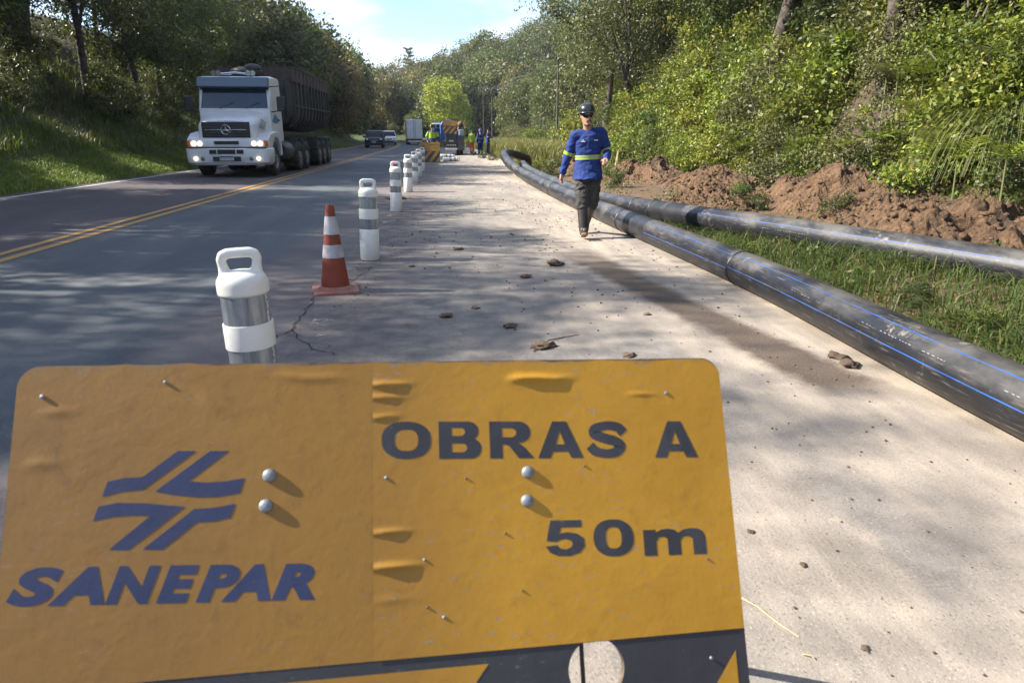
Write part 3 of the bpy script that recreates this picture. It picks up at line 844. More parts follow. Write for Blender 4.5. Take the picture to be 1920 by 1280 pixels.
def dshape(x0, x1, z0, z1, n=14):              # straight left side, round right side
    r = (z1 - z0) / 2; cx = x1 - r * .9
    return [(x0, z0)] + [(cx + (x1 - cx) * math.sin(PI * i / n), (z0 + z1) / 2 - r * math.cos(PI * i / n)) for i in range(n + 1)] + [(x0, z1)]
def stroke(pts, wid, n=10):                    # closed outline round a smooth centre line; wid = half width per point
    P = cat([(x, 0, z) for x, z in pts], n); W_ = np.interp(np.linspace(0, 1, len(P)), np.linspace(0, 1, len(wid)), wid); a, b_ = [], []
    for i, p in enumerate(P):
        d = (P[min(i + 1, len(P) - 1)] - P[max(i - 1, 0)]).normalized(); nn = Vector((-d.z, 0, d.x)) * W_[i]
        a.append(((p + nn).x, (p + nn).z)); b_.append(((p - nn).x, (p - nn).z))
    return a + b_[::-1]
def glyph_polys(ch):
    if ch in 'O0': return [sup(.5, .5, .5, .5), sup(.5, .5, .24 if ch == 'O' else .20, .29, 32, 2.6)]
    if ch == 'B': return [[(0, 0)] + dshape(.3, 1, 0, .55)[1:-1] + [(.86, .53)] + dshape(.3, .94, .49, 1)[3:-1] + [(0, 1)], dshape(.30, .66, .17, .41, 8), dshape(.30, .62, .61, .83, 8)]
    if ch == 'R': return [[(0, 0), (.29, 0), (.29, .37), (.36, .37), (.45, .33), (.66, 0), (1.02, 0), (.80, .30), (.66, .42)] + dshape(.3, .95, .42, 1)[2:-1] + [(0, 1)], dshape(.29, .62, .57, .82, 8)]
    if ch == 'A': return [[(0, 0), (.27, 0), (.33, .17), (.67, .17), (.73, 0), (1, 0), (.655, 1), (.345, 1)], [(.40, .37), (.60, .37), (.50, .73)]]
    if ch == 'S': return [stroke([(.95, .68), (.80, .84), (.50, .885), (.20, .80), (.17, .655), (.40, .545), (.70, .455), (.84, .315), (.70, .155), (.45, .115), (.17, .18), (.02, .33)], [.135, .13, .115, .13, .145, .135, .135, .145, .13, .115, .13, .135])]
    if ch == '5': return [[(.14, 1), (.92, 1), (.92, .80), (.40, .80), (.36, .63), (.55, .665), (.80, .62), (.97, .48), (.98, .26), (.85, .09), (.60, 0), (.30, .01), (.10, .11), (0, .28), (.29, .31), (.36, .22), (.49, .185), (.62, .23), (.68, .33), (.63, .44), (.50, .48), (.36, .45), (.28, .40), (.03, .43)]]
    if ch == 'm': return [[(0, 0), (.20, 0), (.20, .52), (.245, .68), (.33, .70), (.385, .60), (.385, 0), (.59, 0), (.59, .52), (.635, .68), (.72, .70), (.79, .60), (.79, 0), (1, 0), (1, .66), (.965, .87), (.88, .98), (.76, 1), (.65, .95), (.565, .84), (.50, .95), (.40, 1), (.29, .97), (.20, .85), (.20, .97), (0, .97)]]
def put_glyph(root, ch, s0, s1, tt0, tb0, slope, mat, y=-0.0056):
    if ch == 'S':
        po = glyph_polys('S')[0]; k = len(po) // 2
        mb = MB(); mb.add([(s0 + x * (s1 - s0) - BW / 2, y, bz(tb0 + (tt0 - tb0) * z + slope * x * (s1 - s0))) for x, z in po], [(i, i + 1, 2 * k - 2 - i, 2 * k - 1 - i) for i in range(k - 1)])
        return mb.build('letter', mat, root, 0)
    cu = bpy.data.curves.new('g', 'CURVE'); cu.dimensions = '2D'; cu.fill_mode = 'BOTH'
    for poly in glyph_polys(ch):
        sp = cu.splines.new('POLY'); sp.points.add(len(poly) - 1); sp.use_cyclic_u = True
        for i, (x, z) in enumerate(poly): sp.points[i].co = (x, z, 0, 1)
    o = bpy.data.objects.new('g', cu); COL.objects.link(o)
    me = bpy.data.meshes.new_from_object(o.evaluated_get(bpy.context.evaluated_depsgraph_get()))
    V = [v.co[:] for v in me.vertices]; F = [tuple(p.vertices) for p in me.polygons]
    bpy.data.objects.remove(o); bpy.data.curves.remove(cu); bpy.data.meshes.remove(me)
    mb = MB(); mb.add([(s0 + x * (s1 - s0) - BW / 2, y, bz(tb0 + (tt0 - tb0) * z + slope * x * (s1 - s0))) for x, z, _ in V], F)
    return mb.build('letter', mat, root, 0)
def film_grid(root, name, s0, s1, t0, t1, mat, wr, seed, rc=(0, 0), ns=150, ntt=60, y0=-0.004):
    """thin film with real wrinkles; rc = rounded top corner radius left, right"""
    S, T = np.meshgrid(np.linspace(s0, s1, ns), np.linspace(t0, t1, ntt))
    P = np.stack([S * 9, T * 9, 0 * S], -1).reshape(-1, 3)
    d = (0.0001 * fbm(P, 4, seed)).reshape(S.shape)
    for (a0, a1, tc_, w_, hgt, sl_) in wr:
        along = sst(a0 - .02, a0 + .02, S) * (1 - sst(a1 - .06, a1 + .01, S))
        q = (T - tc_ - sl_ * (S - a0)) / w_
        d = d + hgt * along * np.exp(-q * q)
    # rounded corners and a slightly ragged top edge
    top = np.zeros_like(S)
    for r, e, sg in ((rc[0], s0, 1), (rc[1], s1, -1)):
        if r: top = top + r - np.sqrt(np.clip(r * r - np.clip(r - sg * (S - e), 0, r) ** 2, 0, None))
    rag = 0.0022 * fbm(np.stack([S.ravel() * 16, 0 * S.ravel(), 0 * S.ravel()], -1), 3, seed + 3).reshape(S.shape)
    f = (T - t0) / (t1 - t0)
    Tn = T + (top + rag * (t0 < .01)) * (1 - f) ** 6 if (rc[0] or rc[1]) else T
    V = np.stack([S - BW / 2, y0 - d, BH - Tn], -1).reshape(-1, 3)
    ii = np.arange(ns * ntt).reshape(ntt, ns)
    F = np.stack([ii[:-1, :-1], ii[:-1, 1:], ii[1:, 1:], ii[1:, :-1]], -1).reshape(-1, 4)[:, ::-1]
    return link(name, fast_mesh(name, V, F, mat, True), root)
def clip_poly(poly, inside, cut):
    o = []
    for i in range(len(poly)):
        a, b_ = poly[i], poly[(i + 1) % len(poly)]
        if inside(a): o.append(a)
        if inside(a) != inside(b_): o.append(cut(a, b_))
    return o
def clip_rect(poly, x0, x1, y0, y1):
    for ax, v, sg in ((0, x0, 1), (0, x1, -1), (1, y0, 1), (1, y1, -1)):
        def ins(p): return sg * (p[ax] - v) >= 0
        def cut(a, b_):
            k = (v - a[ax]) / (b_[ax] - a[ax]); return (a[0] + (b_[0] - a[0]) * k, a[1] + (b_[1] - a[1]) * k)
        poly = clip_poly(poly, ins, cut)
        if not poly: return []
    return poly
LOGO = [[(0.2442, 0.1419), (0.2725, 0.1429), (0.1954, 0.2011), (0.166, 0.2026), (0.1366, 0.2092), (0.143, 0.1863), (0.1682, 0.1814), (0.194, 0.1813)],
        [(0.2935, 0.1437), (0.323, 0.1448), (0.2627, 0.1907), (0.2923, 0.1941), (0.3198, 0.1932), (0.3483, 0.1891), (0.3414, 0.2127), (0.3092, 0.2173), (0.2779, 0.2166), (0.2427, 0.2113), (0.2135, 0.2047)],
        [(0.1322, 0.224), (0.1598, 0.2194), (0.2014, 0.2222), (0.2322, 0.2269), (0.2593, 0.2303), (0.1802, 0.2919), (0.1512, 0.2901), (0.2084, 0.2417), (0.18, 0.2398), (0.154, 0.2408), (0.1259, 0.246)],
        [(0.2731, 0.2346), (0.3023, 0.234), (0.3355, 0.2296), (0.3286, 0.2507), (0.3034, 0.2554), (0.2782, 0.2553), (0.229, 0.294), (0.1996, 0.2923)]]
def rounded_rect_curve(name, x0, x1, z0, z1, r, holes, thick, mat, root, slot=None):
    mbp = []
    def arc(cx, cz, a0, a1, rr, n=8): return [(cx + rr * math.cos(a0 + (a1 - a0) * i / n), cz + rr * math.sin(a0 + (a1 - a0) * i / n)) for i in range(n + 1)]
    outl = arc(x1 - r, z1 - r, 0, PI / 2, r) + arc(x0 + r, z1 - r, PI / 2, PI, r) + arc(x0 + .01, z0 + .01, PI, 1.5 * PI, .01) + arc(x1 - .01, z0 + .01, 1.5 * PI, 2 * PI, .01)
    cu = bpy.data.curves.new(name, 'CURVE'); cu.dimensions = '2D'; cu.fill_mode = 'BOTH'; cu.extrude = thick / 2
    for poly in [outl] + holes:
        sp = cu.splines.new('POLY'); sp.points.add(len(poly) - 1)
        for i, (x, z) in enumerate(poly): sp.points[i].co = (x, z, 0, 1)
        sp.use_cyclic_u = True
    o = bpy.data.objects.new(name, cu); COL.objects.link(o)
    me = bpy.data.meshes.new_from_object(o.evaluated_get(bpy.context.evaluated_depsgraph_get()))
    bpy.data.objects.remove(o); bpy.data.curves.remove(cu)
    me.transform(Matrix.Rotation(PI / 2, 4, 'X'))
    me.materials.clear(); me.materials.append(mat)
    return link(name, me, root)
def circle(cx, cz, r, n=40): return [(cx + r * math.cos(2 * PI * i / n), cz + r * math.sin(2 * PI * i / n)) for i in range(n)]
def make_sign(label, Mw, stripes, near=True):
    root = tag(link('roadworks_sign', None), label, 'sign', 'roadworks signs')
    root.matrix_world = Mw
    hole = circle(0.923 - .6, bz(0.531), 0.049)
    o = rounded_rect_curve('board', -.6, .6, 0, BH, .035, [hole], .010, PLY, root); o.location.y = 0.0042
    # black lower sheet with the hole cut in it
    o = rounded_rect_curve('black_sheet', -.599, .599, .001, bz(.4855), .001, [hole], .0016, FILM_K, root); o.location.y = -0.0022
    film_grid(root, 'film_sheet', 0.002, .562, .002, .486, FILM_L, [(.40, .52, .022, .006, .002, .05), (.05, .10, .075, .006, .0022, .03), (.03, .09, .155, .007, .0018, 0), (.28, .33, .06, .010, .0018, .6)], 31, (.034, 0), 130, 90, -0.0038)
    film_grid(root, 'film_sheet', .553, 1.198, .002, .486, FILM_R, [(.553, .625, .041, .0042, 0.0057, -.02), (.553, .615, .063, .004, 0.0046, 0), (.553, .605, .098, .004, 0.0046, -.08), (.80, .915, .034, .006, 0.0061, 0),
              (.553, .625, .288, .0042, 0.0046, -.02), (.553, .64, .343, .005, 0.0061, 0), (.56, .63, .395, .006, .0012, 0), (1.02, 1.08, .066, .003, .0022, 0)], 32, (0, .034), 190, 130, -0.0052)
    for poly in LOGO:
        mb = MB(); n = len(poly)
        vs_ = [(s - .6, -0.0042, bz(t_)) for s, t_ in poly]
        mb.add(vs_, [tuple(q) for q in tessellate_polygon([[Vector((s, t_, 0)) for s, t_ in poly]])])
        mb.build('emblem_stroke', INK_B, root, 0)
    # letters: boxes read off the photograph
    for ch, a, b_ in (('S', .0145, .090), ('A', .071, .1505), ('N', .151, .228), ('E', .2235, .2845), ('P', .281, .346), ('A', .318, .393), ('R', .394, .4615)):
        put_text(root, 'letter', ch, a, b_, .3078 + .049 * (a - .0145), .3638 + .049 * (a - .0145), 0.049, .055, INK_B, .28, -0.0042)
    for ch, a, b_ in (('O', .5675, .6511), ('B', .6648, .7385), ('R', .7534, .8305), ('A', .8387, .9217), ('S', .9331, 1.0025), ('A', 1.0564, 1.14)):
        put_glyph(root, ch, a, b_, .1040 + .027 * (a - .5675), .1672 + .032 * (a - .5675), .028, INK_K)
    for ch, a, b_, t0, t1 in (('5', .8444, .916, .283, .343), ('0', .9307, 1.0042, .2860, .3485), ('m', 1.0225, 1.1398, .3070, .3525)):
        put_glyph(root, ch, a, b_, t0, t1, .03, INK_K)
    for a0, a1, rot in stripes:
        q = clip_rect([(a0, .506), (a1, .506), (a1 - .8 * .6, 1.106), (a0 - .8 * .6, 1.106)], .022, 1.178, .506, 1.058)
        if len(q) < 3: continue
        # stop the stripe clear of the hole
        MB().add([(s - .6, -0.0036, bz(t_)) for s, t_ in q], [tuple(range(len(q)))]).build('yellow_stripe', FILM_R, root, 0)
    for s, t_ in ((.3869, .1869), (.3824, .2351), (.819, .1992), (.8156, .2478)):
        mb = MB(); mb.lathe([(.0110, .004), (.0110, .0060), (.0102, .0080), (.0080, .0102), (.0045, .0114), (.0006, .0118)], 20)
        o = mb.build('bolt', BOLT, root, 50); o.rotation_euler = (PI / 2, 0, 0); o.location = (s - .6, 0, bz(t_))
    if near:
        for s, t_, r in ((.5749, .1987, .0042), (.6367, .3351, .0036), (.922, .1921, .0028), (.6671, .4279, .004), (1.088, .0658, .005), (1.14, .365, .0028), (.71, .205, .003), (.775, .30, .003), (.80, .395, .003), (.64, .41, .003), (.22, .03, .004), (.04, .05, .005), (1.13, .53, .004)):
            mb = MB(); mb.lathe([(r * .75, .0045), (r * .7, .0064), (r * .35, .0074), (.0003, .0076)], 10)
            o = mb.build('nail', RUST if r < .0036 else BOLT, root, 50); o.rotation_euler = (PI / 2, 0, 0); o.location = (s - .6, 0, bz(t_))
    MB().tube([(.302, .014, BH - .1), (.304, .014, .02)], .004, 8).build('strut', BLK_ROD, root)
    # rear trestle: two legs and a rail, feet under the board
    up = Mw.to_3x3().inverted() @ Vector((0, 0, 1)); yb = (Mw.to_3x3().inverted() @ Vector((0, 1, 0)))
    for sx_ in (-.565, .565):
        zb = (Mw @ Vector((sx_, .02, 0))).z
        MB().tube([(sx_, .022, BH - .05), (sx_, .022, 0), Vector((sx_, .022, 0)) - up * max(zb - .004, .004)], .014, 8).build('front_leg', RUST, root)
        topw = Mw @ Vector((sx_, .03, BH - .08)); foot = Vector((topw.x, topw.y + .32, 0.012)); fl = Mw.inverted() @ foot
        MB().tube([(sx_, .03, BH - .08), fl], .014, 8).build('rear_leg', RUST, root)
    return root
# near sign: plane recovered from the photograph's four corners (board 1.2 m wide)
xa = Vector((0.99558, 0.08177, -0.04618)).normalized(); za_ = -Vector((-0.01774, -0.46729, -0.88392)); za_ = (za_ - xa * za_.dot(xa)).normalized(); ya = za_.cross(xa)
TLc = Vector((-0.685, 1.101, 0.996)); org = TLc + xa * .6 - za_ * BH
Mw = Matrix(((xa.x, ya.x, za_.x, org.x), (xa.y, ya.y, za_.y, org.y), (xa.z, ya.z, za_.z, org.z), (0, 0, 0, 1)))
make_sign('battered amber roadworks board with blue emblem and black lettering, in front of everything', Mw, [(.33, .739, 0), (1.19, 1.6, 0), (-.5, -.1, 0)])
g = gnd(806, 305)
Mf = Matrix.Translation((g[0], g[1], .02)) @ Matrix.Rotation(rad(-16), 4, 'X')
Mf = Mf @ Matrix.Diagonal((.86, .86, .92, 1))
make_sign('amber board with diagonal stripes standing in front of the lime jacket worker', Mf, [(.12, .32, 0), (.54, .74, 0), (.96, 1.16, 0), (1.38, 1.58, 0)], False)

# ================================================================ PLASTIC DELINEATOR POSTS
PLW = M('white_plastic', (0.74, 0.74, 0.70), 0.42, (0.66, 0.655, 0.60), 3, dirt=(0.42, 0.37, 0.29), dlo=.60, dhi=.85, dns=5, spec=.5)
m, t, b = base_mat('reflective_film')
o_ = N(t, 'ShaderNodeTexCoord').outputs['Object']
c = mixc(t, ramp(t, noise(t, o_, 8, 5, .6), .3, .7), (0.24, 0.28, 0.31), (0.38, 0.41, 0.43))
L(t, mixc(t, ramp(t, noise(t, scaled(t, o_, (1, 1, .06)), 32, 4, .6), .42, .6), c, (0.20, 0.235, 0.27)), b.inputs['Base Color'])
b.inputs['Metallic'].default_value = .55; b.inputs['Roughness'].default_value = .33
REFL = m
CHK = M('reflective_check', (0.62, 0.64, 0.66), .35, (0.20, 0.24, 0.30), 75, .48, .52, metal=.3)
def make_post():
    r = thing('delineator_post', '', 'delineator post')
    lo = MB(); lo.lathe([(.06, 0), (.098, .002), (.106, .014), (.107, .334), (.104, .340), (.0975, .342)], 40); lo.build('base_cylinder', PLW, r, 40)
    cr_ = MB(); cr_.lathe([(.0975, .335), (.0975, .71)], 40, cap=False); cr_.build('core', PLW, r)
    for z0, z1 in ((.345, .455), (.566, .688)):
        q = MB(); q.lathe([(.0988, z0), (.0988, z1)], 48, cap=False); s_ = q.build('reflective_sleeve', REFL, r)
        for a0 in (rad(-32), rad(148)):
            e = MB()
            sec = [[(.0994 * math.cos(a0 + k * rad(3.2)), .0994 * math.sin(a0 + k * rad(3.2)), z) for k in range(5)] for z in (z0, z1)]
            e.loft(sec, cap=False, closed=False); e.build('check_strip', CHK, s_)
    q = MB(); q.lathe([(.0975, .454), (.1045, .455), (.1055, .460), (.1055, .558), (.1045, .564), (.0975, .565)], 40, cap=False); q.build('middle_ring', PLW, r, 40)
    h = MB()
    h.lathe([(.09, .688), (.104, .689), (.107, .696), (.107, .738), (.105, .752), (.098, .766), (.085, .778), (.062, .788), (.03, .794)], 40)
    ap = [(-.064, 0, .755), (-.064, 0, .785), (-.068, 0, .815), (-.073, 0, .842), (-.066, 0, .859), (-.047, 0, .866), (0, 0, .867), (.047, 0, .866), (.066, 0, .859), (.073, 0, .842), (.068, 0, .815), (.064, 0, .785), (.064, 0, .755)]
    h.tube(ap, [.034, .026, .0205, .0205, .0215, .0225, .0225, .0225, .0215, .0205, .0205, .026, .034], 14, upv=(0, 1, 0))
    fuse(h, 'cap_with_handle', PLW, r, .0055, 7)
    return r
post0 = make_post()
PG = 'white delineator posts along the lane edge'
posts = [((-.86, 2.98), 'white plastic post directly behind the amber roadworks board', rad(14)),
         (None, 'white plastic post right behind the orange traffic cone', rad(3)),
         ((-.90, 12.75), 'white plastic post with a red cone top showing through its handle', 0),
         ((-.90, 17.2), 'white plastic post in the line, next after the one hiding a red cone', 0),
         ((-.87, 20.3), 'white plastic post in the far end of the line before the striped board', 0),
         ((-.86, 23.4), 'white plastic post in the far end of the line before the striped board', 0),
         ((-.84, 26.6), 'white plastic post in the far end of the line before the striped board', 0)]
for i, (xy, lab, rz) in enumerate(posts):
    if xy is None: q = gnd(694, 487); xy = (q[0], q[1])
    o = post0 if i == 0 else copy_tree(post0)
    o.location = (xy[0], xy[1], .002); o.rotation_euler = (rad(-1.0), rad(-1.5 if i == 0 else 1.5), rz)
    o['label'] = lab; o['group'] = PG
# posts lying on the shoulder
for i, (px, py, a, lab) in enumerate(((845, 303, 92, 'white plastic post lying on the shoulder beside the striped board'), (838, 296, 85, 'white plastic post lying behind another lying post, near the work truck'))):
    q = gnd(px, py); o = copy_tree(post0); o.location = (q[0] - .4, q[1], .108); o.rotation_euler = (0, rad(90), rad(a - 90)); o['label'] = lab; o['group'] = 'posts lying down'

# ================================================================ TRAFFIC CONES
ORG = M('cone_orange', (0.23, 0.040, 0.018), .6, (0.19, 0.036, 0.018), 5, dirt=(0.22, 0.085, 0.055), dlo=.55, dhi=.8, dns=6)
ORB = M('cone_base_dusty', (0.26, 0.095, 0.068), .75, (0.30, 0.15, 0.115), 7)
WBN = M('cone_white_band', (0.46, 0.44, 0.47), .38, (0.33, 0.32, 0.36), 14, bs=30, bstr=.4, bd=.004, metal=.15)
def make_cone(label, xy, Hc=.76, body=None, base=None, half=.20, group='traffic cones'):
    r = thing('traffic_cone', label, 'cone', (xy[0], xy[1], .003), rad(12), group)
    b_ = MB()
    def sq(h, z, rr=.03):
        P = []
        for cx, cy, a0 in ((1, 1, 0), (-1, 1, 90), (-1, -1, 180), (1, -1, 270)):
            for k in range(4):
                a = rad(a0 + 30 * k); P.append((cx * (h - rr) + rr * math.cos(a), cy * (h - rr) + rr * math.sin(a), z))
        return P
    b_.loft([sq(half, 0), sq(half, .016), sq(half - .006, .024)]); b_.build('base_plate', base or ORB, r, 40)
    f = MB(); f.lathe([(.165, .022), (.155, .034), (.135, .045), (.126, .052)], 40, cap=False); f.build('flange', base or ORB, r, 50)
    rb, rt = .126, .033
    def rr_(z): return rb + (rt - rb) * (z - .05) / (Hc - .05)
    z1, z2, z3, z4 = .05 + .36 * (Hc - .05), .05 + .52 * (Hc - .05), .05 + .645 * (Hc - .05), .05 + .865 * (Hc - .05)
    c_ = MB(); c_.lathe([(rb, .05), (rr_(z1) , z1), (rr_(z2), z2), (rr_(z3), z3), (rr_(z4), z4), (rt + .004, Hc - .01), (rt, Hc), (rt - .008, Hc), (rt - .010, Hc - .08)], 40, cap=False)
    c_.build('cone_body', body or ORG, r, 50)
    for a, c2 in ((z1, z2), (z3, z4)):
        q = MB(); q.lathe([(rr_(a) + .0035, a), (rr_(c2) + .0035, c2)], 40, cap=False); q.build('reflective_band', WBN, r, 50)
    return r
q = gnd(630, 545)
make_cone('orange traffic cone with two silver bands and a dusty square base', (q[0], q[1]))
make_cone('bright red cone on a black base, mostly hidden behind a white post', (-1.085, 15.4), .80,
          M('cone_red', (0.55, 0.02, 0.02), .5), M('cone_base_black', (0.03, 0.03, 0.03), .8), .21)

# ================================================================ BLACK PIPES
m, t, b = base_mat('black_hdpe')
o_ = N(t, 'ShaderNodeTexCoord').outputs['Object']
nrm = N(t, 'ShaderNodeNewGeometry').outputs['Normal']; ns_ = N(t, 'ShaderNodeSeparateXYZ'); L(t, nrm, ns_.inputs[0])
nd = noise(t, scaled(t, o_, (1, .5, 1)), 3.0, 7, .65); nf = noise(t, scaled(t, o_, (9, .6, 9)), 5, 5, .7); nfi = noise(t, o_, 45, 5, .7)
k = math_(t, 'ADD', math_(t, 'MULTIPLY', ns_.outputs['Z'], .55), math_(t, 'MULTIPLY', math_(t, 'SUBTRACT', nd, .5), 2.4))   # settled dust lies on top
c = mixc(t, math_(t, 'MULTIPLY', ramp(t, k, .10, .95), .75), (0.008, 0.009, 0.013), (0.125, 0.115, 0.102))
c = mixc(t, math_(t, 'MULTIPLY', ramp(t, nf, .54, .70), .6), c, (0.15, 0.135, 0.115))
c = mixc(t, math_(t, 'MULTIPLY', math_(t, 'MULTIPLY', ramp(t, noise(t, o_, 9, 7, .75), .56, .66), ramp(t, noise(t, o_, 1.3, 3, .5), .48, .62)), .7), c, (0.24, 0.215, 0.185))
c = mixc(t, math_(t, 'MULTIPLY', ramp(t, nfi, .62, .74), .30), c, (0.20, 0.19, 0.17))
L(t, c, b.inputs['Base Color'])
L(t, math_(t, 'ADD', .30, math_(t, 'MULTIPLY', nd, .28)), b.inputs['Roughness'])
b.inputs['Specular IOR Level'].default_value = .5
bump(t, b, nf, .12, .004)
HDPE = m
BLK = M('black_tape', (0.010, 0.010, 0.013), .42, (0.022, 0.022, 0.026), 5)
BLU = M('blue_stripe', (0.012, 0.075, 0.30), .45, (0.02, 0.09, 0.32), 3, dirt=(0.07, 0.08, 0.10), dlo=.42, dhi=.66, dns=4)
PRT = M('white_print', (0.30, 0.30, 0.30), .6)
SMR = M('dust_smear', (0.34, 0.31, 0.27), .8, (0.42, 0.39, 0.34), 20)
PR = .156
def frames(path):
    o = []
    for i, p in enumerate(path):
        tt = (path[min(i + 1, len(path) - 1)] - path[max(i - 1, 0)]).normalized()
        s = tt.cross(Vector((0, 0, 1))).normalized(); o.append((p, s, s.cross(tt), tt))
    return o
def make_pipe(label, pts, joints, tapes, stripe_sets, prints, closed_end=True):
    path = cat(pts, 14); fr = frames(path); Ls = [0]
    for a, b_ in zip(path[:-1], path[1:]): Ls.append(Ls[-1] + (b_ - a).length)
    r = thing('water_pipe', label, 'pipe', (path[0].x, path[0].y, 0), 0, 'black pipes'); off = Vector((path[0].x, path[0].y, 0))
    def ringat(f, rr, a0=0, a1=2 * PI, n=44, full=True):
        p, s, u_, tt = f
        return [p - off + (s * math.cos(a0 + (a1 - a0) * j / n) + u_ * math.sin(a0 + (a1 - a0) * j / n)) * rr for j in range(n if full else n + 1)]
    def frame_at_y(Y):
        i = min(range(len(path)), key=lambda k: abs(path[k].y - Y)); j = min(i + 1, len(path) - 1) if path[i].y < Y else max(i - 1, 0)
        k = 0 if path[j].y == path[i].y else (Y - path[i].y) / (path[j].y - path[i].y)
        p = path[i].lerp(path[j], k); f = fr[i]; return (p, f[1], f[2], f[3])
    mb = MB(); mb.loft([ringat(f, PR) for f in fr], cap=False)
    e = fr[-1]; mb.loft([ringat(e, PR), ringat(e, PR - .018), ringat((e[0] - e[3] * .3, e[1], e[2], e[3]), PR - .018)], cap=False)
    e = fr[0]; mb.loft([ringat(e, PR), ringat(e, .01)], cap=True)
    mb.build('pipe_wall', HDPE, r, 50)
    for Y in joints:
        f = frame_at_y(Y); q = MB()
        secs = [ringat((f[0] + f[3] * dz, f[1], f[2], f[3]), PR + h_) for dz, h_ in ((-.016, -.002), (-.012, .006), (-.005, .0085), (-.001, .003), (.001, .003), (.005, .0085), (.012, .006), (.016, -.002))]
        q.loft(secs, cap=False); q.build('weld_bead', BLK, r, 60)
    for y0, y1 in tapes:
        q = MB(); q.loft([ringat(frame_at_y(y0 + (y1 - y0) * k / 6), PR + .0018) for k in range(7)], cap=False); q.build('black_wrap', BLK, r, 50)
    for y0, y1, angs in stripe_sets:
        n = max(4, int(abs(y1 - y0) / .35))
        for a in angs:
            q = MB(); q.loft([ringat(frame_at_y(y0 + (y1 - y0) * k / n), PR + .0010, a - .022, a + .022, 3, False) for k in range(n + 1)], cap=False, closed=False); q.build('blue_stripe', BLU, r, 60)
    for y0, y1, a, nn in prints:
        q = MB(); rg = random.Random(int(y0 * 10)); y = y0
        while y < y1:
            ln = rg.uniform(.008, .024)
            q.loft([ringat(frame_at_y(y), PR + .0011, a - .008, a + .008, 1, False), ringat(frame_at_y(y + ln), PR + .0011, a - .008, a + .008, 1, False)], cap=False, closed=False)
            y += ln + rg.uniform(.006, .03) + (.09 if rg.random() < .1 else 0)
        q.build('print_line', PRT, r, 0)
    return r, frame_at_y
A_ = rad                                       # stripe angles: 0 = away from the road, 180 = towards the road, 90 = top
make_pipe('long black pipe with blue stripes lying on the dusty shoulder edge',
          [(2.95, -6, PR), (2.72, -1, PR), (2.66, 2.5, PR), (2.74, 5.5, PR), (2.66, 8, PR), (2.55, 10.5, PR), (2.46, 14, PR), (2.40, 18, PR + .01), (2.34, 21.3, PR + .06), (2.20, 23.6, PR + .24), (2.16, 25.4, PR + .46), (2.42, 26.9, PR + .50), (3.0, 27.7, PR + .36), (3.7, 28.2, PR + .10), (4.4, 28.6, PR - .25)],
          [6.05, 9.75, 11.2, 15.5, 16.6, 21.6], [(8.55, 9.1)],
          [(-4, 6.03, (A_(122), A_(172), A_(40))), (6.07, 8.5, (A_(128), A_(178))), (9.15, 9.73, (A_(130), A_(176)))],
          [(1.2, 2.7, A_(152), 1), (3.1, 3.9, A_(150), 1), (4.4, 4.9, A_(153), 1)])
make_pipe('second black pipe lying in the grass, crossing behind the first one',
          [(7.6, -3, PR + .10), (6.1, 1.2, PR + .12), (5.05, 4.0, PR + .13), (4.55, 5.7, PR + .13), (3.85, 8.0, PR + .11), (3.22, 10.6, PR + .06), (2.92, 13.0, PR + .01), (2.80, 16, PR), (2.74, 20, PR + .02), (2.78, 23.5, PR + .05), (2.9, 26, PR + .12)],
          [10.45, 11.1], [(9.55, 10.0), (10.1, 10.4)],
          [(-2, 9.5, (A_(148), A_(60)))], [(7.2, 8.4, A_(172), 1)])

# ================================================================ PEOPLE
SKIN = M('skin', (0.40, 0.225, 0.15), .55, (0.33, 0.175, 0.115), 12)
SHB = M('shirt_blue', (0.005, 0.028, 0.165), .85, (0.004, 0.022, 0.12), 6, bs=9, bstr=.55, bd=.03)
TRS = M('trousers_grey', (0.030, 0.028, 0.027), .85, (0.055, 0.051, 0.047), 7, bs=14, bstr=1.0, bd=.05)
RUB = M('rubber_boot', (0.022, 0.021, 0.020), .45, (0.05, 0.042, 0.034), 8)
SOLE = M('muddy_sole', (0.20, 0.125, 0.07), .85)
HLM = M('helmet_black', (0.016, 0.016, 0.019), .28, coat=.3)
CAPM = M('cap_dark', (0.030, 0.026, 0.026), .8)
LENS = M('dark_lens', (0.008, 0.008, 0.010), .12)
LIMEB = M('lime_tape', (0.30, 0.44, 0.03), .55)
SILV = M('silver_tape', (0.26, 0.27, 0.27), .45, metal=.2)
NAVY = M('navy_cloth', (0.010, 0.022, 0.10), .8, bs=9, bstr=.5, bd=.03)
LIMEJ = M('lime_jacket', (0.27, 0.45, 0.03), .7, bs=8, bstr=.5, bd=.03)
ORNT = M('orange_trousers', (0.55, 0.10, 0.03), .75, bs=9, bstr=.5, bd=.03)
HLB = M('helmet_blue', (0.02, 0.06, 0.35), .35)
HAIR = M('hair_dark', (0.012, 0.010, 0.009), .7)
WLOGO = M('shirt_print_white', (0.65, 0.67, 0.70), .7)
def ell(c, rx, ry, n=20, tilt=0.0):
    return [(c[0] + rx * math.cos(2 * PI * j / n), c[1] + ry * math.sin(2 * PI * j / n), c[2] + tilt * rx * math.cos(2 * PI * j / n)) for j in range(n)]
def lerp3(a, b_, f): return tuple(a[i] + (b_[i] - a[i]) * f for i in range(3))
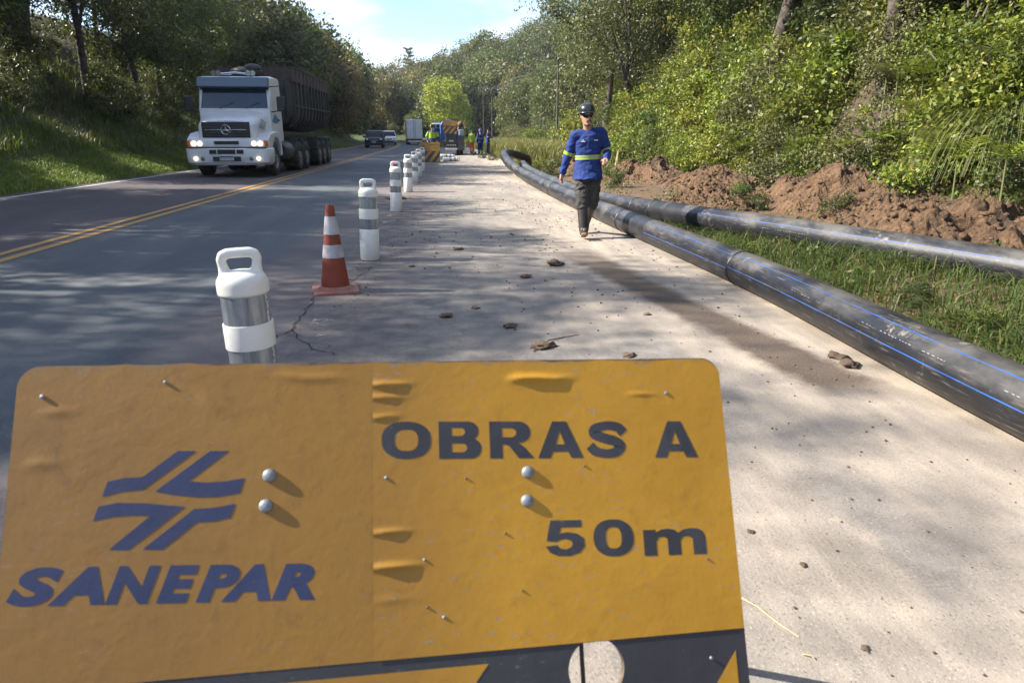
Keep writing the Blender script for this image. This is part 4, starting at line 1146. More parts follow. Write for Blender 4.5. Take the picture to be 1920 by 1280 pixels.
def hand(mb, wr, dirv, palm, sgn, curl=.5, s=1.0):
    """palm and five bent fingers; dirv = pointing of the hand, palm = palm normal"""
    d = Vector(dirv).normalized(); pn = Vector(palm); pn = (pn - d * pn.dot(d)).normalized(); sd = d.cross(pn) * sgn; wr = Vector(wr)
    mb.limb(wr - d * .02, wr + d * .03 * s, .026, .030)
    mb.limb(wr + d * .035 * s + sd * .018, wr + d * .085 * s + sd * .020, .022, .019); mb.limb(wr + d * .035 * s - sd * .016, wr + d * .080 * s - sd * .020, .022, .019)
    for i, (o_, ln) in enumerate(((.031, .062), (.011, .072), (-.010, .066), (-.030, .052))):
        b0 = wr + d * (.088 - .004 * abs(i - 1)) * s + sd * o_
        d1 = (d + pn * curl * .7).normalized(); d2 = (d + pn * curl * 1.7).normalized(); d3 = (d * .55 + pn * curl * 2.2).normalized()
        p1 = b0 + d1 * ln * .45 * s; p2 = p1 + d2 * ln * .32 * s; p3 = p2 + d3 * ln * .26 * s
        mb.tube([b0 - d * .012, b0, p1, p2, p3], [.0095, .0095, .009, .0085, .007], 8)
    t0 = wr + d * .030 * s + sd * .032; t1 = t0 + (d * .7 + sd * .6 + pn * .3).normalized() * .034 * s; t2 = t1 + (d * .9 + sd * .15 + pn * .5).normalized() * .030 * s
    mb.tube([t0 - sd * .012, t0, t1, t2], [.013, .012, .0105, .008], 8)
def person(label, loc, rz, J, top, legs, boots, kind='shirt', vox=.010, group=None, head='helmet', helm=None, scale=1.0, lower=True):
    r = thing('person', label, 'person', loc, rz, group); r.scale = (scale,) * 3
    hd = Vector(J['head']); nk = Vector(J['neck']); yaw = J.get('yaw', 0.0)
    def H(x, y, z):                             # head space (x right, -y face, z up) to local
        v = Matrix.Rotation(yaw, 3, 'Z') @ (Matrix.Rotation(J.get('nod', 0.0), 3, 'X') @ Vector((x, y, z))); return hd + v
    B = MB()
    def torso(mb, g=0.0, hem=None):
        pv = Vector(J['pelvis']); ch = Vector(J['chest']); sh = (Vector(J['shL']) + Vector(J['shR'])) / 2
        tl = (J['shR'][2] - J['shL'][2]) / max(.01, (J['shR'][0] - J['shL'][0]))
        secs = []
        st = [(-.14, .150, .105, 0), (0.0, .165, .115, 0)] if hem is None else [(-hem, .182, .142, 0), (-.02, .172, .128, 0)]
        for dz, rx, ry, k in st: secs.append(ell((pv.x, pv.y - (.030 if hem is not None and dz < -.05 else 0), pv.z + dz), rx + g, ry + g + (.022 if hem is not None and dz < -.05 else 0)))
        for f, rx, ry in ((.30, .150, .108), (.55, .158, .112), (.80, .172, .118)):
            c = pv.lerp(sh, f); secs.append(ell((c.x, c.y + .01 * math.sin(f * 3), c.z), rx + g, ry + g, tilt=tl * f))
        c = pv.lerp(sh, .95); secs.append(ell(c, .165 + g, .098 + g, tilt=tl)); c = pv.lerp(sh, 1.03); secs.append(ell(c, .120 + g * .7, .080 + g * .7, tilt=tl)); 
        secs.append(ell((sh.x * .5 + nk.x * .5, sh.y * .5 + nk.y * .5, sh.z + .045), .068 + g * .3, .062 + g * .3))
        mb.loft(secs)
        for s in 'LR': mb.limb((nk.x, nk.y, nk.z - .065), Vector(J['sh' + s]) + Vector((0, 0, -.005)), .050 + g * .6, .058 + g)
    def arm(mb, s, g=0.0, end=1.0):
        a, e, w_ = J['sh' + s], J['el' + s], J['wr' + s]
        mb.limb(a, e, .056 + g, .044 + g); mb.limb(e, lerp3(e, w_, end), .044 + g, .032 + g * (1.0))
        if g: mb.limb(lerp3(e, w_, .75 * end), lerp3(e, w_, end), .037 + g * .8, .036 + g * .6)
    def leg(mb, s, g=0.0, end=1.0):
        a, k_, n_ = J['hp' + s], J['kn' + s], J['an' + s]
        mb.limb(a, k_, .090 + g, .060 + g * 1.3); mb.limb(k_, lerp3(k_, n_, end), .058 + g * 1.3, .050 + g * 1.5)
        if not g: mb.limb(lerp3(k_, n_, .05), lerp3(k_, n_, .45), .050, .054)
    # body: one continuous skin
    torso(B)
    B.limb((nk.x, nk.y, nk.z - .05), H(0, .012, -.06), .056, .052)
    for s in 'LR':
        arm(B, s); leg(B, s)
        w_ = Vector(J['wr' + s]); e = Vector(J['el' + s]); hand(B, w_, Vector(J.get('hd' + s, (w_ - e))), Vector(J.get('pm' + s, (1 if s == 'L' else -1, 0, 0))), 1 if s == 'L' else -1, J.get('curl', .55))
        an = Vector(J['an' + s]); B.limb(an + Vector((0, 0, -.025)), an + Vector((0, 0, -.035)) + Vector(J['ft' + s]) * .8, .034, .026)
    hs = []
    for z, rx, ry, oy in ((-.115, .034, .040, -.042), (-.100, .050, .062, -.030), (-.07, .060, .078, -.014), (-.03, .068, .090, -.004), (.02, .073, .096, .004), (.06, .072, .094, .008), (.095, .058, .078, .010), (.118, .03, .04, .012)):
        hs.append([tuple(H(rx * math.cos(2 * PI * j / 18), oy + ry * math.sin(2 * PI * j / 18), z)) for j in range(18)])
    B.loft(hs)
    B.tube([H(0, -.088, .018), H(0, -.103, -.012), H(0, -.112, -.030), H(0, -.094, -.038)], [.010, .013, .015, .010], 8)   # nose
    B.limb(H(-.020, -.088, -.066), H(.020, -.088, -.066), .0085, .0085, 8); B.limb(H(-.014, -.080, -.100), H(.014, -.080, -.100), .018, .018, 8)   # lips, chin
    for sx_ in (-1, 1):
        B.ball(H(sx_ * .074, .012, -.008), (.012, .020, .030), 8, 6)
        B.limb(H(sx_ * .022, -.092, .026), H(sx_ * .042, -.084, .026), .009, .007, 6)
    body = fuse(B, 'body', SKIN, r, vox, 4)
    # eyes, brows, mouth, stubble as small parts
    for sx_ in (-1, 1):
        MB().ball(H(sx_ * .031, -.086, .006), (.013, .009, .008), 10, 6).build('eye', LENS, r)
    MB().limb(H(-.022, -.0955, -.066), H(.022, -.0955, -.066), .0028, .0028, 6).build('mouth', M_LIP, r)
    # clothes
    S = MB(); torso(S, .020, J.get('hem', .16))
    for s in 'LR': arm(S, s, .017, J.get('sleeve', .93))
    shirt = fuse(S, kind, top, r, vox * 1.15, 5, .011 if vox < .015 else 0)
    T = MB(); pv = Vector(J['pelvis'])
    T.loft([ell((pv.x, pv.y, pv.z + .06), .160, .115), ell((pv.x, pv.y, pv.z - .04), .172, .125), ell((pv.x, pv.y, pv.z - .13), .150, .115)])
    for s in 'LR': leg(T, s, .024, J.get('cuff', .45))
    fuse(T, 'trousers', legs, r, vox * 1.15, 4, .024 if vox < .015 else 0)
    for s in 'LR':
        k_, an, ft = Vector(J['kn' + s]), Vector(J['an' + s]), Vector(J['ft' + s])
        q = MB(); c0 = k_.lerp(an, J.get('cuff', .45) - .12)
        dn = (an - k_).normalized()
        q.tube([c0, k_.lerp(an, .75), an], [.074, .064, .060], 14); q.limb(an + dn * .022, an + dn * .026 + ft * .35, .056, .050); q.limb(an + dn * .028 + ft * .30, an + dn * .030 + ft * 1.0, .050, .042)
        bt = fuse(q, 'boot', boots, r, .008, 4)
        up_ = (ft.normalized().cross(Vector((1, 0, 0)))).normalized()
        if up_.dot(dn) < 0: up_ = -up_
        so_ = MB(); f_ = ft.normalized(); sd = f_.cross(up_).normalized(); c0 = an + dn * .060
        def pt(a, b_, c_): return c0 + f_ * a + sd * b_ + up_ * c_
        L_ = ft.length
        oc = [(-.050, .030), (-.052, -.030), (.02, -.036), (L_ * .65, -.046), (L_ + .025, -.030), (L_ + .040, 0), (L_ + .025, .030), (L_ * .65, .046), (.02, .036)]
        so_.loft([[pt(a, b_, -.004) for a, b_ in oc], [pt(a, b_, .020) for a, b_ in oc]]); so_.build('sole', SOLE, bt, 40)
    # head gear
    if head == 'helmet':
        q = MB(); pr = [(.104, .048), (.106, .075), (.102, .105), (.086, .135), (.058, .156), (.028, .165), (.002, .167)]
        for k in range(len(pr)): pass
        secs = [[tuple(H(a * math.cos(2 * PI * j / 28), .008 + a * 1.16 * math.sin(2 * PI * j / 28), z)) for j in range(28)] for a, z in pr]
        q.loft(secs, cap=False)
        hm = q.build('helmet', helm or HLM, r, 50)
        q = MB(); q.loft([[tuple(H(a * math.cos(2 * PI * j / 28), .004 + a * 1.2 * math.sin(2 * PI * j / 28) - (.018 if math.sin(2 * PI * j / 28) < -.3 else 0), z)) for j in range(28)] for a, z in ((.103, .056), (.118, .046), (.119, .040), (.100, .046))], cap=False); q.build('brim', helm or HLM, hm, 50)
        q = MB()
        for x in (-.03, 0, .03): q.tube([H(x, -.095, .105), H(x, -.045, .150), H(x, .02, .170), H(x, .085, .142)], .008, 6)
        q.build('ridge', helm or HLM, hm, 60)
        if J.get('cap', False):
            q = MB(); secs = []
            for k in range(5):
                f = k / 4; secs.append([tuple(H((.078 - .012 * f) * math.sin(a), -.070 - .075 * f * math.cos(a * .9), .044 - .022 * f - .010 * abs(math.sin(a)))) for a in np.linspace(-1.25, 1.25, 11)])
            q.loft(secs, cap=False, closed=False); o_ = q.build('cap_visor', CAPM, r, 60); md = o_.modifiers.new('s', 'SOLIDIFY'); md.thickness = .006
            q = MB(); q.loft([[tuple(H(a * math.cos(2 * PI * j / 24), .006 + a * 1.28 * math.sin(2 * PI * j / 24), z)) for j in range(24)] for a, z in ((.079, .026), (.081, .040), (.082, .060))], cap=False); q.build('cap_band', CAPM, r, 60)
    elif head == 'hair':
        q = MB(); q.loft([[tuple(H(a * math.cos(2 * PI * j / 20), .012 + a * 1.28 * math.sin(2 * PI * j / 20), z)) for j in range(20)] for a, z in ((.076, .03), (.080, .06), (.070, .10), (.04, .13), (.005, .138))], cap=False); q.build('hair', HAIR, r, 60)
    if J.get('glasses'):
        q = MB(); secs = []
        for z in (.026, .014, -.004, -.018):
            w2 = .060 if z > -.01 else .050
            secs.append([tuple(H(w2 * 1.15 * math.sin(a), -.030 - .078 * math.cos(a), z)) for a in np.linspace(-1.35, 1.35, 15)])
        q.loft(secs, cap=False, closed=False); g_ = q.build('sunglasses', LENS, r, 60)
        for sx_ in (-1, 1): MB().tube([H(sx_ * .066, -.045, .012), H(sx_ * .078, .012, .010)], .004, 6).build('temple_arm', LENS, g_)
        q = MB(); 
        for sx_ in (-1, 1): q.tube([H(sx_ * .005, -.106, -.050), H(sx_ * .028, -.098, -.058), H(sx_ * .034, -.088, -.080)], .006, 6)
        q.tube([H(-.016, -.098, -.112), H(0, -.100, -.116), H(.016, -.098, -.112)], .010, 6); q.build('beard', HAIR, r, 60)
    # reflective tape follows the cloth
    pv = Vector(J['pelvis']); sh = (Vector(J['shL']) + Vector(J['shR'])) / 2
    for mat_, f0, f1, nm in J.get('bands', ()):
        tl = (J['shR'][2] - J['shL'][2]) / max(.01, (J['shR'][0] - J['shL'][0])); q = MB(); secs = []
        for f in (f0, (f0 + f1) / 2, f1):
            c = pv.lerp(sh, f); rx = np.interp(f, [0, .3, .55, .8, .95], [.165, .150, .158, .172, .165]); ry = np.interp(f, [0, .3, .55, .8, .95], [.115, .108, .112, .118, .098])
            secs.append(ell((c.x, c.y + .01 * math.sin(f * 3), c.z), rx + .0285, ry + .0285, 32, tl * f))
        q.loft(secs, cap=False); q.build(nm, mat_, r, 60)
    for s in 'LR':
        for mat_, f0, f1, nm in J.get('sbands', ()):
            a, e, w_ = J['sh' + s], J['el' + s], J['wr' + s]; q = MB()
            pts = [lerp3(a, e, min(f, 1)) if f <= 1 else lerp3(e, w_, f - 1) for f in np.linspace(f0, f1, 3)]
            q.tube(pts, .0715, 18, cap=False); q.build(nm, mat_, r, 60)
        for mat_, f0, f1, nm in J.get('lbands', ()):
            a, e = J['kn' + s], J['an' + s]; MB().tube([lerp3(a, e, f0), lerp3(a, e, f1)], .088, 16, cap=False).build(nm, mat_, r, 60)
    return r
M_LIP = M('lip', (0.20, 0.085, 0.07), .6)
# walking worker, front foot (his right) on the ground at the origin, facing the camera (-y)
fy = .30
Jw = dict(pelvis=(.045, fy, .905), chest=(.05, fy, 1.2), neck=(.03, fy - .02, 1.43), head=(.008, fy - .045, 1.575), yaw=.28, nod=-.02,
          shL=(-.135, fy - .01, 1.335), elL=(-.225, fy + .045, 1.075), wrL=(-.295, fy + .01, .845), shR=(.210, fy + .01, 1.375), elR=(.300, fy + .03, 1.130), wrR=(.275, fy - .185, 1.035),
          hdL=(-.05, -.03, -.23), pmL=(.7, -.3, 0), hdR=(-.12, -.75, -.22), pmR=(-.3, 0, -1), curl=.75,
          hpL=(-.035, fy, .86), knL=(-.025, fy - .17, .475), anL=(.0, .035, .105), ftL=(.015, -.155, .052),
          hpR=(.125, fy, .86), knR=(.115, fy - .02, .465), anR=(.062, fy + .33, .165), ftR=(-.005, -.125, -.095),
          hem=.135, sleeve=.96, cuff=.13, cap=True, glasses=True,
          bands=((LIMEB, .275, .315, 'lime_tape'), (SILV, .315, .360, 'silver_tape'), (LIMEB, .360, .400, 'lime_tape')),
          sbands=((LIMEB, .80, .95, 'lime_tape'),))
q = gnd(1092, 447)
wk = person('worker in a blue long-sleeved shirt, black helmet and rubber boots, walking beside the pipe', (q[0], q[1] - .06, 0.0), rad(-9), Jw, SHB, TRS, RUB, vox=.009)
for x, w_, z in ((-.035, .055, 1.262), (-.035, .022, 1.278), (.135, .055, 1.262)):
    q = MB(); secs = [[(x + w_ * (f - .5), fy - .150 - .002 * 0 - .0 + abs(x + w_ * (f - .5) - .05) * .10, z + dz + (x - .05) * .1) for f in np.linspace(0, 1, 6)] for dz in (0, .011)]
    q.loft(secs, cap=False, closed=False); q.build('chest_print', WLOGO, wk, 0)
# far workers
def stand(**k):
    J = dict(pelvis=(0, 0, .93), chest=(0, 0, 1.2), neck=(0, -.01, 1.46), head=(0, -.03, 1.60), shL=(-.175, 0, 1.39), elL=(-.235, .03, 1.12), wrL=(-.23, -.09, .90), shR=(.175, 0, 1.39), elR=(.235, .03, 1.12), wrR=(.23, -.09, .90),
             hpL=(-.085, 0, .88), knL=(-.10, -.02, .48), anL=(-.105, .01, .085), ftL=(-.02, -.16, -.02), hpR=(.085, 0, .88), knR=(.10, -.02, .48), anR=(.105, .01, .085), ftR=(.02, -.16, -.02), cuff=.9)
    J.update(k); return J
q = atY(812, 300, 38.5)
person('worker in a lime and navy jacket standing behind the striped amber board', (q[0], 38.5, 0), 0, stand(nod=.25, elL=(-.30, .05, 1.14), elR=(.30, .05, 1.14), wrL=(-.25, -.12, .95), wrR=(.25, -.12, .95), hem=.10,
       bands=((LIMEJ, .34, 1.0, 'lime_panel'),), sbands=((LIMEJ, .05, .9, 'lime_sleeve'),)), NAVY, NAVY, RUB, 'jacket', .02, 'workers by the truck', scale=1.06, helm=HLM)
q = atY(885, 280, 58)
person('worker in a lime vest and orange trousers with his back turned, by the trench', (q[0], 58, gz(q[0], 58)), PI, stand(bands=((ORNT, .5, .56, 'orange_tape'), (LIMEJ, .0, .5, 'vest_panel'), (LIMEJ, .56, 1.0, 'vest_panel'))), LIMEJ, ORNT, RUB, 'vest', .02, 'workers by the trench', 'hair')
q = atY(901, 286, 50)
person('worker in blue overalls and blue helmet with white tape, standing upright by the trench', (q[0], 50, gz(q[0], 50)), rad(200), stand(bands=((SILV, .38, .50, 'silver_tape'),), lbands=((SILV, .45, .62, 'silver_tape'),)), SHB, SHB, RUB, 'overall_top', .02, 'workers by the trench', 'helmet', HLB)
q = atY(915, 284, 53)
person('worker in blue overalls without helmet, looking down and holding something by the trench', (q[0], 53, gz(q[0], 53)), rad(70), stand(nod=.35, elR=(.24, -.10, 1.14), wrR=(.15, -.36, 1.16), elL=(-.24, -.10, 1.14), wrL=(-.12, -.36, 1.12), sbands=((SILV, .75, .95, 'silver_tape'),)), SHB, SHB, RUB, 'overall_top', .02, 'workers by the trench', 'hair')

# ================================================================ VEHICLES
WPT = M('truck_white', (0.66, 0.68, 0.71), .35, (0.58, 0.60, 0.63), 2.5, dirt=(0.36, 0.33, 0.29), dlo=.60, dhi=.85, dns=3, coat=.3)
GLS = M('vehicle_glass', (0.012, 0.030, 0.058), .05, spec=.7)
VIS = M('visor_grey_blue', (0.10, 0.145, 0.20), .35)
BLP = M('black_trim', (0.018, 0.018, 0.020), .55, (0.035, 0.034, 0.034), 6)
TYR = M('tyre_rubber', (0.022, 0.021, 0.020), .85, (0.060, 0.052, 0.045), 5)
RIM = M('wheel_rim', (0.30, 0.28, 0.26), .5, (0.16, 0.145, 0.13), 8, metal=.5)
CHR = M('chrome', (0.60, 0.62, 0.65), .18, metal=.95)
DMP = M('dump_body_black', (0.020, 0.021, 0.024), .55, (0.042, 0.043, 0.046), 2, dirt=(0.11, 0.075, 0.055), dlo=.58, dhi=.8, dns=3)
RRS = M('dump_rim_rust', (0.050, 0.034, 0.031), .8, (0.080, 0.056, 0.050), 4, dirt=(0.03, 0.028, 0.028), dlo=.5, dhi=.8, dns=5)
HLT = M('headlight_lit', (0.7, 0.65, 0.55), .3, emit=(1.0, 0.80, 0.52), estr=.8)
AMB = M('amber_lens', (0.50, 0.13, 0.02), .3)
BLD = M('blue_decal', (0.03, 0.16, 0.36), .5)
PLT = M('number_plate', (0.50, 0.52, 0.55), .5, (0.30, 0.31, 0.34), 60, .48, .52)
def wheel(parent, x, y, r, w_, side, name='wheel'):
    q = MB(); q.lathe([(r * .62, -w_ / 2), (r * .93, -w_ / 2), (r, -w_ / 2 + .03), (r, w_ / 2 - .03), (r * .93, w_ / 2), (r * .62, w_ / 2)], 30, (0, 0, 0), 'x', cap=False)
    o = q.build(name, TYR, parent, 40); o.location = (x, y, r)
    q = MB(); q.lathe([(r * .63, side * w_ / 2 * .96), (r * .60, side * w_ / 2 * .55), (r * .30, side * w_ / 2 * .45), (r * .26, side * w_ / 2 * .95), (r * .16, side * w_ / 2 * 1.05), (.01, side * w_ / 2 * 1.05)], 24, (0, 0, 0), 'x', cap=False)
    for k in range(8):
        a = 2 * PI * k / 8; q.lathe([(.022, side * w_ / 2 * .40), (.022, side * w_ / 2 * .75)], 6, (0, r * .42 * math.cos(a), r * .42 * math.sin(a)), 'x')
    q.build('rim', RIM, o, 40)
    return o
TX, TYF = -6.60, 22.3
tz = float(crossfall(np.array([TX]))[0]) + .005
tk = thing('dump_truck', 'white long-nosed truck with lit headlights pulling a black tipper trailer', 'truck', (TX, TYF, tz))
# bumper
def rsec(hw, y0, yb, z, rc=.16, n=6):           # plan outline of a bowed front
    P = [(-hw, yb, z)]
    for i in range(n + 1):
        a = PI + (PI / 2) * i / n; P.append((-hw + rc + rc * math.cos(a), y0 + rc + .06 + rc * math.sin(a), z))
    for i in range(1, 6): P.append((-hw + rc + (2 * hw - 2 * rc) * i / 6, y0 + .06 - .06 * math.sin(PI * i / 6), z))
    for i in range(n + 1):
        a = 1.5 * PI + (PI / 2) * i / n; P.append((hw - rc + rc * math.cos(a), y0 + rc + .06 + rc * math.sin(a), z))
    P.append((hw, yb, z)); return P
q = MB(); q.loft([rsec(1.16, .08, .75, .36), rsec(1.22, .0, .78, .44), rsec(1.24, -.02, .80, .66), rsec(1.24, 0, .80, .84), rsec(1.22, .03, .80, .865)]); bp = q.build('bumper', WPT, tk, 40)
MB().box((0, -.012, .76), (.52, .05, .13)).build('bumper_opening', BLP, bp, 30, .01)
for x in (-.40, .40): MB().box((x, -.008, .76), (.20, .05, .12)).build('bumper_opening', BLP, bp, 30, .01)
MB().box((0, -.018, .55), (.82, .05, .14)).build('plate_recess', BLP, bp, 30, .01)
pl = MB().box((0, -.050, .565), (.42, .012, .13)).build('number_plate', PLT, bp, 30); MB().box((0, -.058, .615), (.41, .008, .03)).build('plate_strip', INK_B, pl, 30)
for x in (-.93, .93):
    q = MB(); q.lathe([(.062, -.0), (.055, -.02), (.01, -.028)], 20, (x, .03 if 0 else .0, .56), 'y'); q.build('fog_lamp', HLT, bp, 50)
for x in (-.72, .72):
    q = MB(); q.lathe([(.06, 0), (.05, -.015), (.01, -.02)], 16, (x, -.02, .56), 'y'); q.build('fog_lamp', BOLT, bp, 50)
# nose panel, hood, fenders
q = MB(); q.loft([rsec(1.20, .10, .80, .90, .18), rsec(1.20, .10, .80, 1.04, .18), rsec(1.17, .16, .80, 1.14, .18)]); np_ = q.build('nose_panel', WPT, tk, 40)
MB().box((0, .10, .885), (2.3, .10, .035)).build('dark_gap', BLP, tk, 30)
MB().box((0, .095, 1.03), (.72, .06, .09)).build('air_slot', BLP, np_, 30, .01)
for sx_ in (-1, 1):
    for dx_ in (.80, .985):
        q = MB(); q.lathe([(.076, .02), (.076, -.02), (.062, -.042), (.01, -.05)], 22, (sx_ * dx_, .15, 1.0), 'y'); q.build('headlight', HLT, tk, 50)
    MB().box((sx_ * 1.145, .24, 1.0), (.10, .16, .18)).build('turn_lamp', AMB, tk, 30, .015)
hoodP = lambda y, hw, zt, zb: [(-hw, y, zb), (-hw * .97, y, zt - .18), (-hw * .84, y, zt - .04), (-hw * .45, y, zt), (0, y, zt + .015), (hw * .45, y, zt), (hw * .84, y, zt - .04), (hw * .97, y, zt - .18), (hw, y, zb)]
q = MB(); q.loft([hoodP(.20, .80, 1.66, 1.06), hoodP(.26, .84, 1.70, 1.06), hoodP(.8, .95, 1.86, 1.06), hoodP(1.45, 1.08, 2.02, 1.06)]); hd_ = q.build('hood', WPT, tk, 40)
for k in range(6): MB().box((.965 + .010 * k, .62 + .02 * k, 1.44 + .045 * k), (.02, .36, .012), Matrix.Rotation(rad(-12), 3, 'Z') @ Matrix.Rotation(rad(-14), 3, 'X')).build('louvre', BLP, hd_, 30)
g_ = MB().box((0, .205, 1.40), (1.42, .05, .46), top=(1.0, 1)).build('grille', BLP, tk, 30, .015)
MB().box((0, .176, 1.40), (1.24, .012, .030)).build('chrome_bar', CHR, g_, 30, .004)
for z in (1.24, 1.32, 1.48, 1.56): MB().box((0, .180, z), (1.30, .010, .014)).build('grille_slat', M('grille_slat_grey', (.08, .085, .09), .5) if 'grille_slat_grey' not in MATS else MATS['grille_slat_grey'], g_, 30)
q = MB()                                        # ring with a three-pointed star
q.tube([(.135 * math.cos(2 * PI * k / 32), .165, 1.40 + .135 * math.sin(2 * PI * k / 32)) for k in range(33)], .013, 8, cap=False)
for a in (90, 210, 330):
    a = rad(a); e = Vector((.13 * math.cos(a), .165, 1.40 + .13 * math.sin(a))); n_ = Vector((-math.sin(a), 0, math.cos(a))) * .034
    c0 = Vector((0, .165, 1.40)); q.add([c0 + n_, c0 - n_, e, c0 + Vector((0, -.022, 0))], [(0, 3, 2), (3, 1, 2), (0, 2, 1), (0, 1, 3)])
q.build('star_badge', CHR, g_, 40)
for sx_ in (-1, 1):                             # wheel arch fenders
    P = []
    arch = [(1.30 + .64 * math.cos(a), .56 + .62 * math.sin(a)) for a in np.linspace(PI * .98, 0.05, 12)]
    q = MB(); prof = [(.28, .84), (.24, 1.02), (.30, 1.14), (.62, 1.30), (1.2, 1.36), (1.75, 1.34), (2.02, 1.16), (2.06, .62)] + arch[::-1]
    q.prism(prof, sx_ * .82, sx_ * 1.22, 'x'); q.build('fender', WPT, tk, 30, .03)
    # cab side
# cab shell
cs = [(1.36, 1.02), (1.36, 2.02), (1.62, 2.70), (1.72, 3.0), (1.9, 3.05), (2.85, 3.05), (2.95, 2.95), (2.98, 1.02)]
q = MB(); q.prism(cs, -1.10, 1.10, 'x'); cab = q.build('cab', WPT, tk, 30, .05, 3)
q = MB(); q.add([(-1.03, 1.385, 2.06), (1.03, 1.385, 2.06), (.98, 1.605, 2.64), (-.98, 1.605, 2.64)], [(0, 1, 2, 3)]); o = q.build('windscreen', GLS, tk, 0); o.location = (0, -.022, .008)
q = MB(); q.prism([(1.36, 2.70), (1.34, 2.72), (1.46, 3.0), (1.74, 3.0), (1.62, 2.68)], -1.08, 1.08, 'x'); q.build('sun_visor', VIS, tk, 30, .02)
q = MB(); q.add([(-1.05, 1.60, 2.62), (1.05, 1.60, 2.62), (1.05, 1.63, 2.70), (-1.05, 1.63, 2.70)], [(0, 1, 2, 3)]); o = q.build('screen_top_band', BLP, tk, 0); o.location = (0, -.026, 0)
for sx_ in (-1, 1):
    q = MB(); q.add([(sx_ * 1.104, 1.62, 2.08), (sx_ * 1.104, 2.38, 2.02), (sx_ * 1.104, 2.38, 2.66), (sx_ * 1.104, 1.78, 2.68)], [(0, 1, 2, 3)]); q.build('side_window', GLS, tk, 0)
    q = MB(); q.prism([(1.50, 1.12), (2.46, 1.12), (2.46, 2.74), (1.76, 2.76), (1.52, 2.06)], sx_ * 1.085, sx_ * 1.112, 'x'); d_ = q.build('door', WPT, tk, 30, .01)
    MB().box((sx_ * 1.125, 2.34, 1.72), (.03, .16, .04)).build('handle', BLP, d_, 30)
    q = MB(); q.add([(sx_ * 1.116, 1.40, 1.66), (sx_ * 1.116, 1.9, 1.92), (sx_ * 1.116, 2.2, 1.78), (sx_ * 1.116, 2.3, 1.90), (sx_ * 1.116, 2.3, 1.64), (sx_ * 1.116, 1.9, 1.60)], [(0, 1, 2, 3, 4, 5)]); q.build('blue_decal', BLD, d_, 0)
    mr = MB().box((sx_ * 1.42, 1.50, 2.20), (.26, .10, .46)).build('mirror', BLP, tk, 30, .04)
    MB().tube([(sx_ * 1.10, 1.56, 2.72), (sx_ * 1.44, 1.50, 2.74), (sx_ * 1.44, 1.50, 2.40)], .018, 8).tube([(sx_ * 1.10, 1.50, 1.96), (sx_ * 1.40, 1.50, 2.0)], .018, 8).build('bracket', BLP, mr, 40)
    for x in (.58, .44):
        q = MB(); q.tube([(sx_ * x * .5, 2.2, 3.13), (sx_ * x, 1.80, 3.13), (sx_ * (x + .02), 1.66, 3.13), (sx_ * (x + .02), 1.62, 3.13)], [.02, .03, .07, .085], 12); q.build('air_horn', CHR, tk, 50)
q = MB(); q.tube([(-.55, 1.85, 3.10), (0, 1.82, 3.16), (.55, 1.85, 3.10)], .03, 8); q.build('roof_rail', CHR, tk, 50)
for x in (-.45, .35): MB().tube([(x, 1.37, 2.05), (x + .42, 1.42, 2.24)], .014, 6).build('wiper', BLP, tk, 40)
# folded tarpaulin and hoses behind the cab
q = MB(); q.ball((-.02, 3.3, 3.28), (.55, .25, .20), 12, 8).ball((.2, 3.25, 3.42), (.30, .2, .14), 12, 8).ball((-.3, 3.3, 3.22), (.3, .2, .2), 12, 8); q.build('folded_tarpaulin', BLP, tk, 60)
MB().box((0, 2.0, .82), (.8, 3.4, .24)).box((0, 5.2, .82), (.9, 3.6, .26)).build('chassis', BLP, tk, 30)
for sx_ in (-1, 1):
    wheel(tk, sx_ * 1.02, 1.30, .52, .30, sx_)
    for y in (4.65, 5.95):
        wheel(tk, sx_ * 1.00, y, .52, .56, sx_)
        q = MB(); arch = [(y + .66 * math.cos(a), .54 + .62 * math.sin(a)) for a in np.linspace(.25, PI - .25, 9)]; inn = [(y + .62 * math.cos(a), .54 + .58 * math.sin(a)) for a in np.linspace(PI - .25, .25, 9)]
        q.prism(arch + inn, sx_ * .70, sx_ * 1.26, 'x'); q.build('mudguard', BLP, tk, 30)
    q = MB(); q.lathe([(.01, 2.45), (.31, 2.46), (.33, 2.50), (.33, 3.75), (.31, 3.79), (.01, 3.80)], 22, (sx_ * .92, 0, .72), 'y'); q.build('fuel_tank', DMP, tk, 40)
    for y in (9.0, 10.25, 11.5):
        wheel(tk, sx_ * .98, y, .52, .56, sx_)
        q = MB(); arch = [(y + .64 * math.cos(a), .54 + .62 * math.sin(a)) for a in np.linspace(.25, PI - .25, 9)]; inn = [(y + .60 * math.cos(a), .54 + .58 * math.sin(a)) for a in np.linspace(PI - .25, .25, 9)]
        q.prism(arch + inn, sx_ * .68, sx_ * 1.25, 'x'); q.build('mudguard', BLP, tk, 30)
# tipper trailer
def tub(y, hw, zt, zb):
    P = [(-hw, y, zt)]
    for i in range(9):
        a = PI + PI * i / 8; P.append((hw * math.cos(a) * (1 if abs(math.cos(a)) > .0 else 1), y, zb + .62 + .62 * math.sin(a)))
    P.append((hw, y, zt)); return P
q = MB(); q.loft([tub(4.15, 1.20, 3.10, 1.45), tub(12.1, 1.26, 3.10, 1.35)]); tb = q.build('tipper_tub', DMP, tk, 40)
for k in range(11):
    y = 4.75 + k * .70
    for sx_ in (-1, 1):
        P = [(1.25, 3.08), (1.34, 3.08), (1.34, 2.1), (1.27, 1.78), (.98, 1.50), (.92, 1.56), (1.19, 1.82), (1.25, 2.1)]
        q = MB(); q.prism([(sx_ * a, b_) for a, b_ in P], y - .055, y + .055, 'y'); q.build('rib', DMP, tb, 30)
for sx_ in (-1, 1): MB().box((sx_ * 1.30, 8.1, 2.26), (.05, 7.9, .05)).build('side_rail', DMP, tb, 30)
